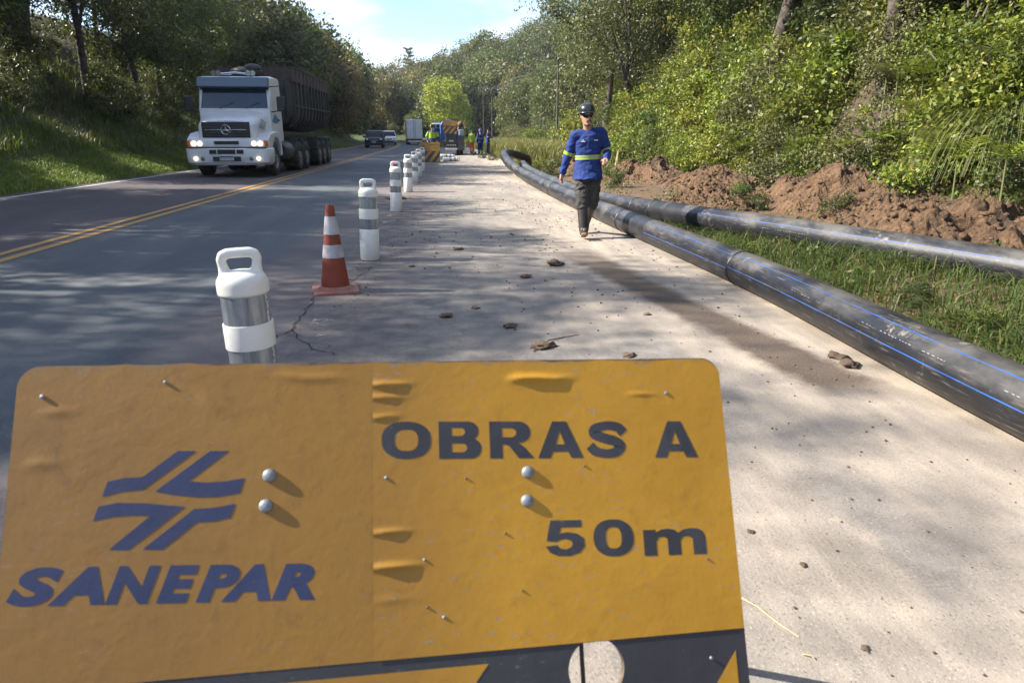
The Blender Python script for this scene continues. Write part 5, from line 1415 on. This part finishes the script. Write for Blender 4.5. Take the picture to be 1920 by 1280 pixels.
MB().box((0, 4.12, 2.35), (2.0, .06, 1.4)).build('front_panel', DMP, tb, 30)
for k in range(4): MB().box((0, 4.06, 1.75 + .35 * k), (2.1, .05, .05)).build('front_rib', DMP, tb, 30)
q = MB()
for sx_ in (-1, 1): q.box((sx_ * 1.29, 8.12, 3.30), (.07, 8.0, .44))
q.box((0, 4.12, 3.30), (2.5, .07, .44)).box((0, 12.12, 3.30), (2.5, .07, .44)); rm = q.build('rusty_rim', RRS, tk, 30)
for k in range(11):
    for sx_ in (-1, 1): MB().box((sx_ * 1.335, 4.75 + k * .70, 3.30), (.03, .06, .40)).build('rim_stay', RRS, rm, 30)
for sx_ in (-1, 1): MB().box((sx_ * 1.30, 8.12, 3.54), (.11, 8.05, .05)).build('rim_cap', RRS, rm, 30, .01)
MB().tube([(0, 3.7, 3.45), (.4, 4.3, 3.72), (1.1, 5.2, 3.80), (1.25, 6.6, 3.66), (1.3, 8.5, 3.58)], .022, 6).build('tarp_cable', BLP, rm, 40)
MB().box((0, 8.3, 1.12), (.9, 7.6, .3)).build('trailer_frame', BLP, tk, 30)
MB().box((0, 4.5, 1.22), (1.2, 1.0, .12)).build('fifth_wheel', BLP, tk, 30)

# ---- passenger cars
CGL = M('car_glass', (0.008, 0.012, 0.020), .40, spec=.12)
def make_suv(label, loc, rz, paint_, scale, lights=False):
    r = thing('parked_car' if 0 else 'car', label, 'car', loc, rz, 'oncoming cars'); r.scale = (scale,) * 3
    # side profile (y from the nose, z), lofted across the width
    low = [(.0, .42), (.05, .70), (.25, .88), (1.10, 1.02), (1.30, 1.06), (4.15, 1.10), (4.36, .95), (4.40, .55), (4.30, .32), (.10, .30)]
    q = MB(); secs = []
    for x, s_, dz in ((-.90, .97, -.05), (-.86, 1, 0), (-.5, 1, .03), (0, 1, .045), (.5, 1, .03), (.86, 1, 0), (.90, .97, -.05)):
        bow = .16 * (abs(x) / .9) ** 3
        secs.append([(x, 2.2 + (y + (bow if y < .6 else 0) - 2.2) * s_, max(z, .3) + (dz if z > .8 else 0)) for y, z in low])
    q.loft(secs); body = q.build('body', paint_, r, 30, .03)
    gh = [(1.05, 1.04), (1.85, 1.58), (2.3, 1.66), (3.6, 1.64), (4.2, 1.12)]
    q = MB(); q.loft([[(x * (1 if z < 1.2 else .84), y, z) for y, z in gh] for x in (-.84, .84)]); q.build('greenhouse', CGL, r, 30, .04)
    q = MB(); q.loft([[(x * .76, y, z) for y, z in ((1.86, 1.60), (2.3, 1.69), (3.6, 1.67), (3.78, 1.58), (3.5, 1.60), (2.3, 1.61))] for x in (-1, 1)]); q.build('roof', paint_, r, 30, .02)
    for sx_ in (-1, 1):
        MB().tube([(sx_ * .87, 1.12, 1.06), (sx_ * .74, 1.86, 1.60)], .035, 8).build('pillar', paint_, r, 40)
        for y in (.88, 3.45): wheel(r, sx_ * .80, y, .35, .22, sx_)
        MB().ball((sx_ * .66, .14, .80), (.17, .10, .075), 12, 8).build('headlight', HLT if lights else CHR, r)
        MB().ball((sx_ * 1.0, 1.35, 1.08), (.13, .07, .09), 10, 6).build('mirror', paint_, r)
        MB().tube([(sx_ * .62, 2.2, 1.72), (sx_ * .62, 3.4, 1.71)], .018, 6).build('roof_rail', CHR, r)
        MB().box((sx_ * .62, .06, .47), (.28, .06, .10)).build('fog_lamp', BLP, r, 30, .02)
    MB().box((0, -.005, .70), (.80, .08, .13)).build('grille', BLP, r, 30, .03)
    MB().box((0, -.05, .71), (.62, .02, .03)).build('chrome_bar', CHR, r, 30)
    MB().box((0, -.025, .42), (1.1, .08, .14)).build('lower_intake', BLP, r, 30, .03)
    MB().box((0, -.055, .56), (.40, .02, .11)).build('number_plate', PLT, r, 30)
    MB().box((0, .12, .30), (1.6, .3, .12)).build('underside', BLP, r, 30)
    return r
CARB = M('car_dark_blue', (0.010, 0.013, 0.022), .42, spec=.25)
CARW = M('car_white', (0.66, 0.67, 0.69), .3, coat=.5)
q = atY(701, 270, 70); make_suv('dark blue sport utility car coming along the road behind the dump truck', (q[0], 70, .08), rad(2), CARB, .98, False)
q = atY(730, 270, 92); make_suv('white sport utility car following the dark blue one', (q[0], 92, .07), rad(5), CARW, 1.02, False)
# ---- box truck driving away
WBX = M('box_white', (0.66, 0.67, 0.68), .5, (0.60, 0.61, 0.62), 1.2, dirt=(.45, .43, .40), dlo=.6, dhi=.9, dns=2)
q = atY(778, 262, 94)
bt = thing('box_truck', 'white box truck driving away with closed rear doors', 'truck', (q[0], 94, .03), rad(5))
MB().box((0, 2.6, 1.95), (2.02, 5.2, 2.45)).build('cargo_box', WBX, bt, 30, .03)
for sx_ in (-1, 1):
    d_ = MB().box((sx_ * .485, -.02, 1.95), (.93, .05, 2.32)).build('rear_door', WBX, bt, 30, .02)
    MB().tube([(sx_ * .12, -.065, .85), (sx_ * .12, -.065, 3.05)], .022, 6).build('lock_rod', BOLT, d_, 40)
    for z in (1.1, 1.95, 2.8): MB().box((sx_ * .93, -.05, z), (.10, .03, .06)).build('hinge', BOLT, d_, 30)
    MB().box((sx_ * .78, -.02, .60), (.26, .06, .10)).build('tail_lamp', M('red_lens', (.35, .02, .02), .35) if 'red_lens' not in MATS else MATS['red_lens'], bt, 30)
    wheel(bt, sx_ * .80, 1.2, .42, .42, sx_)
    wheel(bt, sx_ * .85, 5.6, .42, .25, sx_)
MB().box((0, .05, .45), (1.9, .10, .16)).build('bumper_bar', WBX, bt, 30, .01)
MB().box((0, 3.1, .62), (.8, 6.0, .2)).build('chassis', BLP, bt, 30)
MB().box((0, 6.1, 1.35), (1.9, 1.6, 1.6)).build('cab', WBX, bt, 30, .1)
# ---- work truck at the trench, seen from the rear
WKB = M('work_truck_blue', (0.010, 0.085, 0.36), .4, (0.012, 0.065, 0.27), 3, coat=.2)
YLW = M('machine_yellow', (0.55, 0.30, 0.02), .5, (0.42, 0.23, 0.02), 4)
DKG = M('dark_panel', (0.030, 0.034, 0.042), .6, (0.055, 0.058, 0.064), 4)
q = gnd(838, 292); wt = thing('work_truck', 'blue work truck with arched rack and dark tailboard parked by the trench', 'truck', (q[0], 47.5, 0), rad(-2))
MB().box((0, 2.3, .86), (2.2, 4.6, .16)).build('flatbed', DKG, wt, 30, .02)
for sx_ in (-1, 1):
    MB().box((sx_ * 1.10, 2.3, 1.25), (.05, 4.5, .62)).build('side_board', WKB, wt, 30, .01)
    wheel(wt, sx_ * .85, 1.1, .44, .46, sx_); wheel(wt, sx_ * .92, 5.4, .44, .26, sx_)
    MB().box((sx_ * .88, -.04, .66), (.24, .06, .12)).build('tail_lamp', MATS['red_lens'], wt, 30)
MB().box((-.72, -.02, 1.15), (.7, .05, .5)).build('tailboard', DKG, wt, 30, .01)
MB().box((.30, -.05, .95), (.72, .10, .86)).build('tool_chest', BLP, wt, 30, .02)
MB().box((.95, -.06, .78), (.46, .06, .92)).build('tailboard', DKG, wt, 30, .01)
MB().box((.32, -.10, .93), (.30, .02, .10)).build('number_plate', PLT, wt, 30)
for k in range(6): MB().box((.04 + .11 * k, -.10, .66), (.055, .02, .07), Matrix.Rotation(.5, 3, 'Y')).build('bumper_stripe', PLW, wt, 30)
MB().box((.32, -.08, .42), (.78, .08, .10)).build('bumper_bar', PLW, wt, 30, .01)
q = MB(); q.tube([(-.35, .3, .9), (-.35, .3, 1.9), (-.22, .3, 2.12), (.1, .3, 2.20), (.45, .3, 2.16), (.62, .3, 1.95), (.72, .3, .9)], .075, 10); q.build('arched_rack', WKB, wt, 40)
c_ = MB().box((-.1, 5.3, 1.5), (2.0, 1.6, 1.3)).build('cab', WKB, wt, 30, .1)
MB().box((-.1, 4.48, 1.80), (1.7, .04, .46)).build('rear_window', GLS, wt, 30)
MB().box((-.55, 3.6, 1.92), (1.15, .06, .34)).build('window_frame', PLW, wt, 30, .02)
for k in range(4): MB().box((-.98 + .29 * k, 3.56, 1.90), (.24, .03, .24)).build('pane', GLS, wt, 30)
q = MB(); q.tube([(.62, 1.0, 1.2), (.9, .9, 1.9), (1.15, .8, 2.05), (1.3, .6, 1.7)], [.10, .12, .10, .06], 8).ball((.95, .85, 2.0), (.22, .2, .2), 10, 8); q.build('rusty_bucket_arm', RUST, wt, 60)
MB().box((1.0, .2, 1.45), (.36, .3, .4)).build('water_drum', M('drum_grey_blue', (.30, .36, .42), .6), wt, 30, .05)
Mt = Matrix.Translation((wt.location.x + .22, 47.40, 1.385)) @ Matrix.Rotation(rad(3), 4, 'Y') @ Matrix.Rotation(rad(-14), 4, 'X') @ Matrix.Diagonal((.78, .78, .80, 1))
ts = tag(link('roadworks_sign', None), 'amber board with diagonal stripes leaning on the back of the work truck', 'sign', 'roadworks signs'); ts.matrix_world = Mt
MB().box((0, 0, .54), (1.2, .02, 1.08)).build('board', FILM_K, ts, 30)
MB().box((0, -.014, .86), (1.18, .008, .42)).build('film_sheet', FILM_R, ts, 30)
for a0 in (.12, .54, .96, 1.38):
    qq = clip_rect([(a0, .506), (a0 + .2, .506), (a0 + .2 - .48, 1.106), (a0 - .48, 1.106)], .022, 1.178, .506, 1.058)
    if len(qq) > 2: MB().add([(s - .6, -.014, bz(t_)) for s, t_ in qq], [tuple(range(len(qq)))]).build('yellow_stripe', FILM_R, ts, 0)

# ================================================================ POLES AND WIRES
POLE = M('pole_concrete', (0.075, 0.068, 0.062), .85, (0.05, 0.045, 0.04), 4)
WIRE = M('wire_dark', (0.10, 0.10, 0.10), .6)
tops = []
for i, (px, Y, H_, lab) in enumerate(((923, 84, 6.4, 'dark utility pole standing beside the two blue workers'), (907, 112, 8.2, 'slim utility pole behind the blue workers, second of the row'), (896, 128, 7.6, 'slim utility pole behind the blue workers, third of the row'), (877, 150, 12.5, 'distant utility pole with a crossarm above the work truck'), (1044, 50, 6.6, 'grey utility pole against the wooded bank behind the walking worker'))):
    q = atY(px, 260, Y); z = gz(q[0], Y)
    r = thing('utility_pole', lab, 'pole', (q[0], Y, z), 0, 'utility poles')
    MB().tube([(0, 0, -.3), (0, 0, H_)], [.085, .055], 10).build('mast', POLE, r, 40)
    MB().box((0, 0, H_ - .35), (1.4, .06, .06)).build('crossarm', POLE, r, 30)
    for x in (-.7, 0, .7): MB().lathe([(.03, 0), (.05, .05), (.03, .10), (.045, .14), (.01, .18)], 10, (x, 0, H_ - .3)).build('insulator', WBX, r, 40)
    tops.append(Vector((q[0], Y, z + H_ - .14)))
for a, b_ in ((4, 0), (0, 1), (1, 2), (2, 3)):
    for x in (-.7, 0, .7):
        p0, p1 = tops[a] + Vector((x, 0, 0)), tops[b_] + Vector((x, 0, 0)); pts = [p0.lerp(p1, f) - Vector((0, 0, 1.6 * f * (1 - f))) for f in np.linspace(0, 1, 10)]
        o = MB().tube([p - p0 for p in pts], .012, 4).build('power_wire', WIRE, None, 60); o.location = p0
        tag(o, ['thin power wire sagging from the grey pole to the dark pole', 'thin power wire between the dark pole and the second pole', 'thin power wire between the second and third pole', 'thin power wire running to the distant pole with the crossarm'][[4, 0, 1, 2].index(a)], 'wire', 'power wires')

# ================================================================ EXCAVATED SOIL
SOIL = None
m, t, b = base_mat('excavated_clay')
o_ = N(t, 'ShaderNodeTexCoord').outputs['Object']
n1 = noise(t, o_, 2.2, 7, .65); n2 = noise(t, o_, 16, 6, .7)
c = mixc(t, ramp(t, n1, .3, .7), (0.082, 0.045, 0.024), (0.185, 0.108, 0.054))
c = mixc(t, math_(t, 'MULTIPLY', ramp(t, n2, .52, .72), .7), c, (0.265, 0.170, 0.092))
c = mixc(t, math_(t, 'MULTIPLY', ramp(t, noise(t, o_, 1.3, 6, .65), .50, .62), .8), c, (0.045, 0.028, 0.019))
L(t, c, b.inputs['Base Color']); b.inputs['Roughness'].default_value = .95
vo = N(t, 'ShaderNodeTexVoronoi', inp={'Scale': 17.0, 'Randomness': 1.0}); L(t, o_, vo.inputs['Vector'])
bump(t, b, math_(t, 'ADD', math_(t, 'ADD', n2, noise(t, o_, 60, 4, .7)), math_(t, 'MULTIPLY', vo.outputs['Distance'], -1.3)), .9, .045)
SOIL = m
def heap(label, x, y, rx, ry, h, rz, seed):
    n = 150; a = np.linspace(-1.05, 1.05, n); A, B_ = np.meshgrid(a, a)
    rr = np.sqrt(A ** 2 + B_ ** 2)
    P = np.stack([A * rx * 1.1 + seed, B_ * ry * 1.1, 0 * A], -1).reshape(-1, 3)
    edge = 1 + .30 * fbm(np.stack([np.cos(np.arctan2(B_, A)) * 1.5, np.sin(np.arctan2(B_, A)) * 1.5, 0 * A + seed], -1).reshape(-1, 3), 3, seed).reshape(A.shape)
    prof = np.clip(1 - (rr / np.clip(edge, .5, 1.5)) ** 1.7, 0, 1)
    big = fbm(P * 1.1, 3, seed).reshape(A.shape)
    lump = 1 - np.abs(fbm(P * 2.6, 4, seed + 5)).reshape(A.shape)          # billowy clods
    fine = 1 - np.abs(fbm(P * 7.5, 3, seed + 9)).reshape(A.shape)
    H_ = h * prof * (.78 + .42 * big) + prof ** .35 * (.17 * (lump - .5) + .065 * (fine - .55) + .035 * (1 - np.abs(fbm(P * 15, 2, seed + 13)).reshape(A.shape) - .6)) * (prof > 0)
    H_ = np.where(prof <= 0.0, -.35, H_)
    c_, s_ = math.cos(rz), math.sin(rz); X = A * rx; Y = B_ * ry
    X, Y = X * c_ - Y * s_ + x, X * s_ + Y * c_ + y
    jx = .05 * fbm(P * 5, 2, seed + 20).reshape(A.shape); X = X + jx * prof
    Z = ground_h(X, Y) + H_ - .02
    ii = np.arange(n * n).reshape(n, n); F = np.stack([ii[:-1, :-1], ii[:-1, 1:], ii[1:, 1:], ii[1:, :-1]], -1).reshape(-1, 4)
    keep = (prof.ravel()[F] > 0).any(1); F = F[keep]
    o = link('soil_heap', fast_mesh('soil_heap', np.stack([X - x, Y - y, Z - gz(x, y)], -1).reshape(-1, 3), F, SOIL, True)); o.location = (x, y, gz(x, y))
    tag(o, label, 'soil', 'heaps of dug soil along the bank')
heap('tall crumbly heap of orange clay below the ferny bank', 6.85, 11.4, 1.25, 2.3, .85, rad(8), 1)
heap('lumpy heap of orange clay beside the long drooping grass tuft', 6.1, 7.7, 1.05, 1.5, .62, rad(5), 2)
heap('low spread of reddish clay running between two taller heaps', 6.2, 9.4, .95, 1.6, .42, rad(-10), 3)
heap('dark clay heap near the walking worker', 6.3, 15.6, 1.1, 2.2, .62, rad(4), 4)
heap('long heap of clay behind the walking worker', 5.6, 20.0, 1.1, 2.8, .60, rad(6), 5)
heap('shaded brown soil heap beside the curved pipe end', 4.5, 26.4, 1.3, 3.0, .66, rad(4), 6)
heap('clay heap at the frame edge beyond the nearer end of the grass-side pipe', 5.9, 5.2, .9, 1.3, .42, 0, 7)
heap('small pale clay mound touching the grass-side pipe', 5.0, 12.6, .7, 1.3, .30, rad(20), 8)
# clods
DUNG = M('dark_soil_crumb', (0.075, 0.050, 0.034), .95, (0.14, 0.095, 0.062), 8)
def clod_mesh(seed, flat=.6):
    bm = bmesh.new(); bmesh.ops.create_icosphere(bm, subdivisions=3, radius=1.0)
    P = np.array([v.co[:] for v in bm.verts]); d = fbm(P * 1.9 + seed * 3.1, 4, seed)
    for v, k in zip(bm.verts, d): v.co *= max(.35, 1 + .62 * k)
    for v in bm.verts: v.co.z *= flat
    me = bpy.data.meshes.new('clod'); bm.to_mesh(me); bm.free(); me.materials.append(DUNG); me.polygons.foreach_set('use_smooth', np.ones(len(me.polygons), bool)); return me
CL = [clod_mesh(k, .42) for k in range(5)]
def merge_scatter(name, protos, pts, sizes, seed, mat):
    rng = np.random.default_rng(seed); Vs, Fs = [], []; off = 0
    base = []
    for me in protos:
        V = np.array([v.co[:] for v in me.vertices]); F = np.array([p.vertices[:] for p in me.polygons]); base.append((V, F))
    for p, s in zip(pts, sizes):
        V, F = base[rng.integers(len(base))]; a = rng.uniform(0, 6.28); c_, s_ = math.cos(a), math.sin(a)
        W_ = V * s * rng.uniform(.7, 1.3, 3); W_ = np.stack([W_[:, 0] * c_ - W_[:, 1] * s_, W_[:, 0] * s_ + W_[:, 1] * c_, W_[:, 2]], -1) + p
        Vs.append(W_); Fs.append(F + off); off += len(V)
    return link(name, fast_mesh(name, np.concatenate(Vs), np.concatenate(Fs), mat, True))
def ico1(seed):
    bm = bmesh.new(); bmesh.ops.create_icosphere(bm, subdivisions=1, radius=1.0); P = np.array([v.co[:] for v in bm.verts]); d = fbm(P * 1.7 + seed, 2, seed)
    for v, k in zip(bm.verts, d): v.co *= 1 + .4 * k; v.co.z *= .6
    me = bpy.data.meshes.new('crumb'); bm.to_mesh(me); bm.free(); return me
CR = [ico1(k) for k in range(5)]
rng = np.random.default_rng(3)
n = 9000; u = rng.uniform(-1.0, 2.5, n); y = 1.0 + 33 * rng.uniform(0, 1, n) ** 1.25
kk = fbm(np.stack([u * 1.1, y * .55, 0 * u], -1), 3, 41) + rng.uniform(-.6, .6, n) > .12; u, y = u[kk], y[kk]
tag(merge_scatter('soil_crumbs', CR, np.stack([u, y, 0 * u + .003], -1), (.003 + .018 * rng.uniform(0, 1, len(u)) ** 6) * np.clip(.12 + y / 10, 0, 1), 5, DUNG), 'small dark crumbs of soil scattered over the shoulder', 'soil', kind='stuff')
dg_ = bpy.context.evaluated_depsgraph_get(); dg_.update()
HEAPS = [o for o in bpy.data.objects if o.name.startswith('soil_heap')]
PTS = []
for o in HEAPS:
    me = o.data; V = np.empty(len(me.vertices) * 3); me.vertices.foreach_get('co', V); V = V.reshape(-1, 3) + np.array(o.location)
    use = np.unique(np.array([p.vertices[:] for p in me.polygons])); V = V[use]; V = V[V[:, 2] > ground_h(V[:, 0], V[:, 1])]
    PTS.append(V[rng.integers(0, len(V), 700)])
X = rng.normal(6.0, .95, 1500); Y = rng.uniform(4, 29, 1500); X = X - np.clip(Y - 18, 0, 12) * .1
PTS.append(np.stack([X, Y, ground_h(X, Y)], -1)); PTS = np.concatenate(PTS); n = len(PTS); X, Y, Z = PTS.T
tag(merge_scatter('clay_crumbs', CR, np.stack([X, Y, Z + .004], -1), .008 + .062 * rng.uniform(0, 1, n) ** 4, 6, SOIL), 'loose crumbs of orange clay round the heaps', 'soil', kind='stuff')
CLODS = [(1568, 670, .050, 'flat brown soil clod lying close to the near pipe'), (1592, 686, .055, 'flat brown soil clod just before the other one close to the near pipe'), (955, 613, .045, 'dark soil clod on the shaded shoulder behind the roadworks board'), (1020, 650, .060, 'spread soil clod with straw, close behind the roadworks board top edge'),
         (836, 594, .045, 'dark soil clod on the shoulder near the asphalt crack'), (890, 578, .028, 'small round soil clod on the shoulder'), (1040, 497, .085, 'broad crushed soil clod in the middle of the shoulder'), (985, 520, .05, 'flattened soil clod beside the broad crushed one'), (1180, 667, .035, 'brown soil clod showing over the top edge of the roadworks board'),
         (1214, 590, .025, 'small dark soil clod between board and pipe'), (1407, 997, .011, 'tiny black clod on the sunlit concrete-coloured shoulder'), (1507, 1060, .011, 'tiny clod with a pale top on the sunlit shoulder'), (1622, 1216, .011, 'tiny dark clod at the bottom of the sunlit shoulder'), (860, 468, .05, 'flat soil clod near the second white post'), (772, 500, .03, 'soil clod beside the post behind the cone')]
for k, (px, py, s, lab) in enumerate(CLODS):
    p = gnd(px, py); o = link('soil_clod', CL[k % 5]); o.location = (p[0], p[1], s * .22); o.scale = (s * 1.15, s, s * .75); o.rotation_euler = (0, 0, k * 1.3)
    tag(o, lab, 'soil clod', 'soil clods on the shoulder')
STRAW = M('dry_straw', (0.42, 0.34, 0.19), .8)
TWIG = M('twig_brown', (0.12, 0.075, 0.045), .85)
def twig(pts, r, mat, label, name='straw'):
    P = [Vector(gnd(x, y)) for x, y in pts]; o_ = P[0].copy(); q = MB(); q.tube([p - o_ + Vector((0, 0, r + .002 + .006 * math.sin(k * 2))) for k, p in enumerate(P)], [r] * (len(P) - 1) + [r * .5], 6)
    o = q.build(name, mat, None, 60); o.location = o_; tag(o, label, 'twig', 'straws and twigs on the shoulder')
twig([(1385, 1120), (1420, 1142), (1460, 1168), (1498, 1195)], .0022, STRAW, 'pale dry straw lying beside the edge of the roadworks board')
twig([(1000, 660), (1030, 640), (1060, 632), (1085, 628)], .004, TWIG, 'thin curved twig sticking out of a soil clod', 'twig')
twig([(1505, 1228), (1520, 1233), (1532, 1240)], .002, STRAW, 'short bit of straw at the bottom of the sunlit shoulder')
def stick(px, py, z, L_, tilt, az, lab):
    p = hit(px, py); o = MB().tube([(0, 0, -.05), (math.cos(az) * L_ * math.cos(tilt), math.sin(az) * L_ * math.cos(tilt), L_ * math.sin(tilt))], [.018, .008], 7).build('stick', TWIG, None, 60); o.location = (p[0], p[1], p[2] + z); tag(o, lab, 'stick', 'sticks in the soil')
stick(1580, 400, .28, .5, rad(28), .3, 'broken stick poking out of the tall clay heap')
stick(1735, 350, .3, .9, rad(78), 1.2, 'thin bare stick standing in the bank by the fern')

# ================================================================ FERNS AND LONG GRASS TUFTS
FERN = leaf_mat('fern_lime', (0.15, 0.22, 0.025), (0.20, 0.27, 0.035), (0.25, 0.28, 0.05), .35, .1)
FERN2 = leaf_mat('fern_grey', (0.11, 0.14, 0.06), (0.16, 0.19, 0.09), (0.2, 0.2, 0.1), .3, .1)
def fern(label, p, fronds, mat, seed):
    zg = gz(p[0], p[1]); h0 = max(p[2] - zg, .12); up0 = Vector((0, 0, h0))
    r = thing('fern', label, 'fern', (p[0], p[1], zg), 0, 'ferns on the bank'); rng = random.Random(seed)
    MB().tube([(0, 0, -.15), (.04, .02, h0 * .5), (0, 0, h0)], [.016, .012, .008], 6).build('stem', FERN2, r, 60)
    for az, L_, el in fronds:
        d = Vector((math.cos(az), math.sin(az), 0)); V = []; F = []
        pts = [up0 + d * L_ * f * math.cos(el) + Vector((0, 0, L_ * (math.sin(el) * f - .42 * f * f))) for f in np.linspace(0, 1, 27)]
        for i in range(2, 26, 2):
            tt = (pts[i + 1] - pts[i - 1]).normalized(); sd = tt.cross(Vector((0, 0, 1))).normalized(); f = i / 26
            ln = L_ * .30 * math.sin(PI * min(1, f * .9 + .16)) ** .8
            for sg in (-1, 1):
                a = pts[i]; e = a + (sd * sg + tt * .45).normalized() * ln + Vector((0, 0, -.12 * ln)); w_ = tt * L_ * .013; n0 = len(V)
                V += [a - w_, a + w_, a.lerp(e, .6) + w_ * .8, e, a.lerp(e, .6) - w_ * .8]; F.append((n0, n0 + 1, n0 + 2, n0 + 3, n0 + 4))
        q = MB(); q.add(V, F); q.tube(pts, [.006] * 26 + [.002], 5); q.build('frond', mat, r, 0)
def bank(px, py, off=.25):
    p = Vector(hit(px, py)); d = Vector(ray(px, py)).normalized(); q_ = p.copy(); k_ = 0.0
    while k_ < off and q_.z - gz(q_.x, q_.y) < .95: k_ += .05; q_ = p - d * k_
    return q_
fern('bright lime fern fanning out in front of a dark hollow in the bank', bank(1795, 300, 2.6), [(-2.4, .62, .9), (-1.5, .70, 1.0), (-.7, .62, .9), (-2.0, .5, .5), (-1.1, .55, .6)], FERN, 1)
fern('grey green fern with a long arching frond above the lime fern', bank(1760, 280, 2.6), [(-.5, 1.05, .85), (-2.6, .9, .8), (-.2, .9, .5)], FERN2, 2)
for k, (px, py) in enumerate(((1570, 280), (1620, 240), (1500, 275), (1455, 245), (1380, 280), (1280, 275), (1330, 240))):
    fern(['sunlit fern above the tall clay heap', 'sunlit fern higher up above the tall clay heap', 'sunlit fern at the edge of the tall clay heap', 'pale fern among the yellow-green shrubs', 'pale fern low on the bank near the walking worker', 'pale fern just behind the walking worker', 'pale fern half way up the bank behind the walking worker'][k], bank(px, py, 2.2), [(-2.8 + j * .8 + k * .1, .65, .75) for j in range(5)], FERN if k % 2 == 0 else FERN2, 10 + k)
def tussock(label, p, n, L_, seed, mat):
    zg = gz(p[0], p[1]); L_ = L_ + max(0, p[2] - zg) * .9; p = (p[0], p[1], zg)
    r = thing('grass_tussock', label, 'grass tuft', tuple(p), 0, 'grass tufts on the bank'); rng = random.Random(seed); V = []; F = []
    for i in range(n):
        a = rng.uniform(0, 6.28); l = L_ * rng.uniform(.6, 1.1); d = Vector((math.cos(a) - .35, math.sin(a) - .2, 0)); sd = Vector((-math.sin(a), math.cos(a), 0)); w_ = .007; prev = None
        for k in range(7):
            f = k / 6; c0 = d * l * .55 * f ** 1.1 + Vector((0, 0, l * (.85 * f - .95 * f * f * f))); n0 = len(V); ww = sd * w_ * (1 - .8 * f); V += [c0 - ww, c0 + ww]
            if k: F.append((n0 - 2, n0 - 1, n0 + 1, n0))
    q = MB(); q.add(V, F); q.build('blades', mat, r, 0)
tussock('long drooping grass tuft hanging over the clay at the bank', bank(1910, 170, 2.2), 260, 1.5, 3, grass_dry)
tussock('smaller drooping grass tuft next to the clay heap', bank(1885, 300, 1.8), 120, 1.0, 4, grass_dark)
tussock('grass tuft below the pale ferns', bank(1440, 300, 1.3), 110, .8, 5, grass_dry)

for i in range(34):                            # scrub closing the outside of the bend
    y = rv.uniform(140, 162); x = rv.uniform(-34, 12)
    if -13 < x - float(cen(y)) < 5: continue
    put_shrub(rv.choice(['s2', 's6', 's3']), x, y, rv.uniform(1.6, 2.4), rv.uniform(0, 6.28), 'scrub under the far trees where the road bends away', 'scrub at the bend', parts=False)
for i in range(16):
    px, py = rv.uniform(1150, 1890), rv.uniform(110, 300)
    fern('pale fern frond cluster among the sunlit shrubs', bank(px, py, rv.uniform(2.3, 2.9)), [(-3.0 + j * .75 + rv.uniform(-.2, .2), rv.uniform(.5, .85), rv.uniform(.5, .95)) for j in range(5)], FERN if i % 3 else FERN2, 40 + i)
# ---- small weeds and bushes between pipes, heaps and pavement
for k, (px, py, key, sc_, lab) in enumerate(((905, 299, 's6', .28, 'dark bush at the pavement edge in front of the two blue workers'), (924, 303, 's6', .28, 'dark bush next to the curved pipe end'), (888, 293, 's2', .22, 'low green bush at the pavement edge beside the lying posts'),
        (1035, 335, 's2', .38, 'small green weed clump between the pipes and the soil behind the worker'), (1012, 322, 's4', .45, 'small bright weed clump behind the first pipe near its curved end'), (1150, 352, 's2', .3, 'small weed clump at the clay edge right of the walking worker'), (1385, 385, 's2', .24, 'leafy weed clump in front of the tall clay heap'),
        (1420, 395, 's6', .2, 'dark weed clump in front of the tall clay heap'), (1570, 425, 's6', .28, 'small dark weed beside the grass-side pipe'), (1700, 440, 's2', .26, 'small green weed beside the grass-side pipe'), (1420, 485, 's2', .13, 'pale upright weed in the grass between the pipes'), (1560, 505, 's6', .13, 'dark leafy weed in the grass between the pipes'),
        (1720, 575, 's6', .14, 'dark leafy weed in the long grass against the near pipe'), (1840, 630, 's2', .13, 'leafy weed in the long grass against the near pipe'), (1640, 345, 's2', .45, 'green plant growing between two clay heaps'), (1490, 330, 's3', .5, 'grey dry plant hanging over the tall clay heap'), (1250, 320, 's3', .5, 'grey dry plant hanging over the dark clay heap'))):
    p = hit(px, py); put_shrub(key, p[0], p[1], sc_, k * 1.7, lab, 'weeds round the works', 'weed_clump', dz=.02 if py > 310 else 0.0)

# ================================================================ AIR
hz = MB().box((0, 1250, 30), (4400, 4900, 66)).build('haze', M('haze_air', (1, 1, 1)), None, 0)
ht = MATS['haze_air'].node_tree; ht.nodes.clear()
pv_ = N(ht, 'ShaderNodeVolumePrincipled', inp={'Color': (0.86, 0.92, 1.0, 1), 'Density': 0.00028, 'Anisotropy': 0.2})
L(ht, pv_.outputs[0], N(ht, 'ShaderNodeOutputMaterial').inputs['Volume'])
tag(hz, kind='stuff'); hz['label'] = 'thin bluish air between the road and the far wooded hill'; hz['category'] = 'haze'
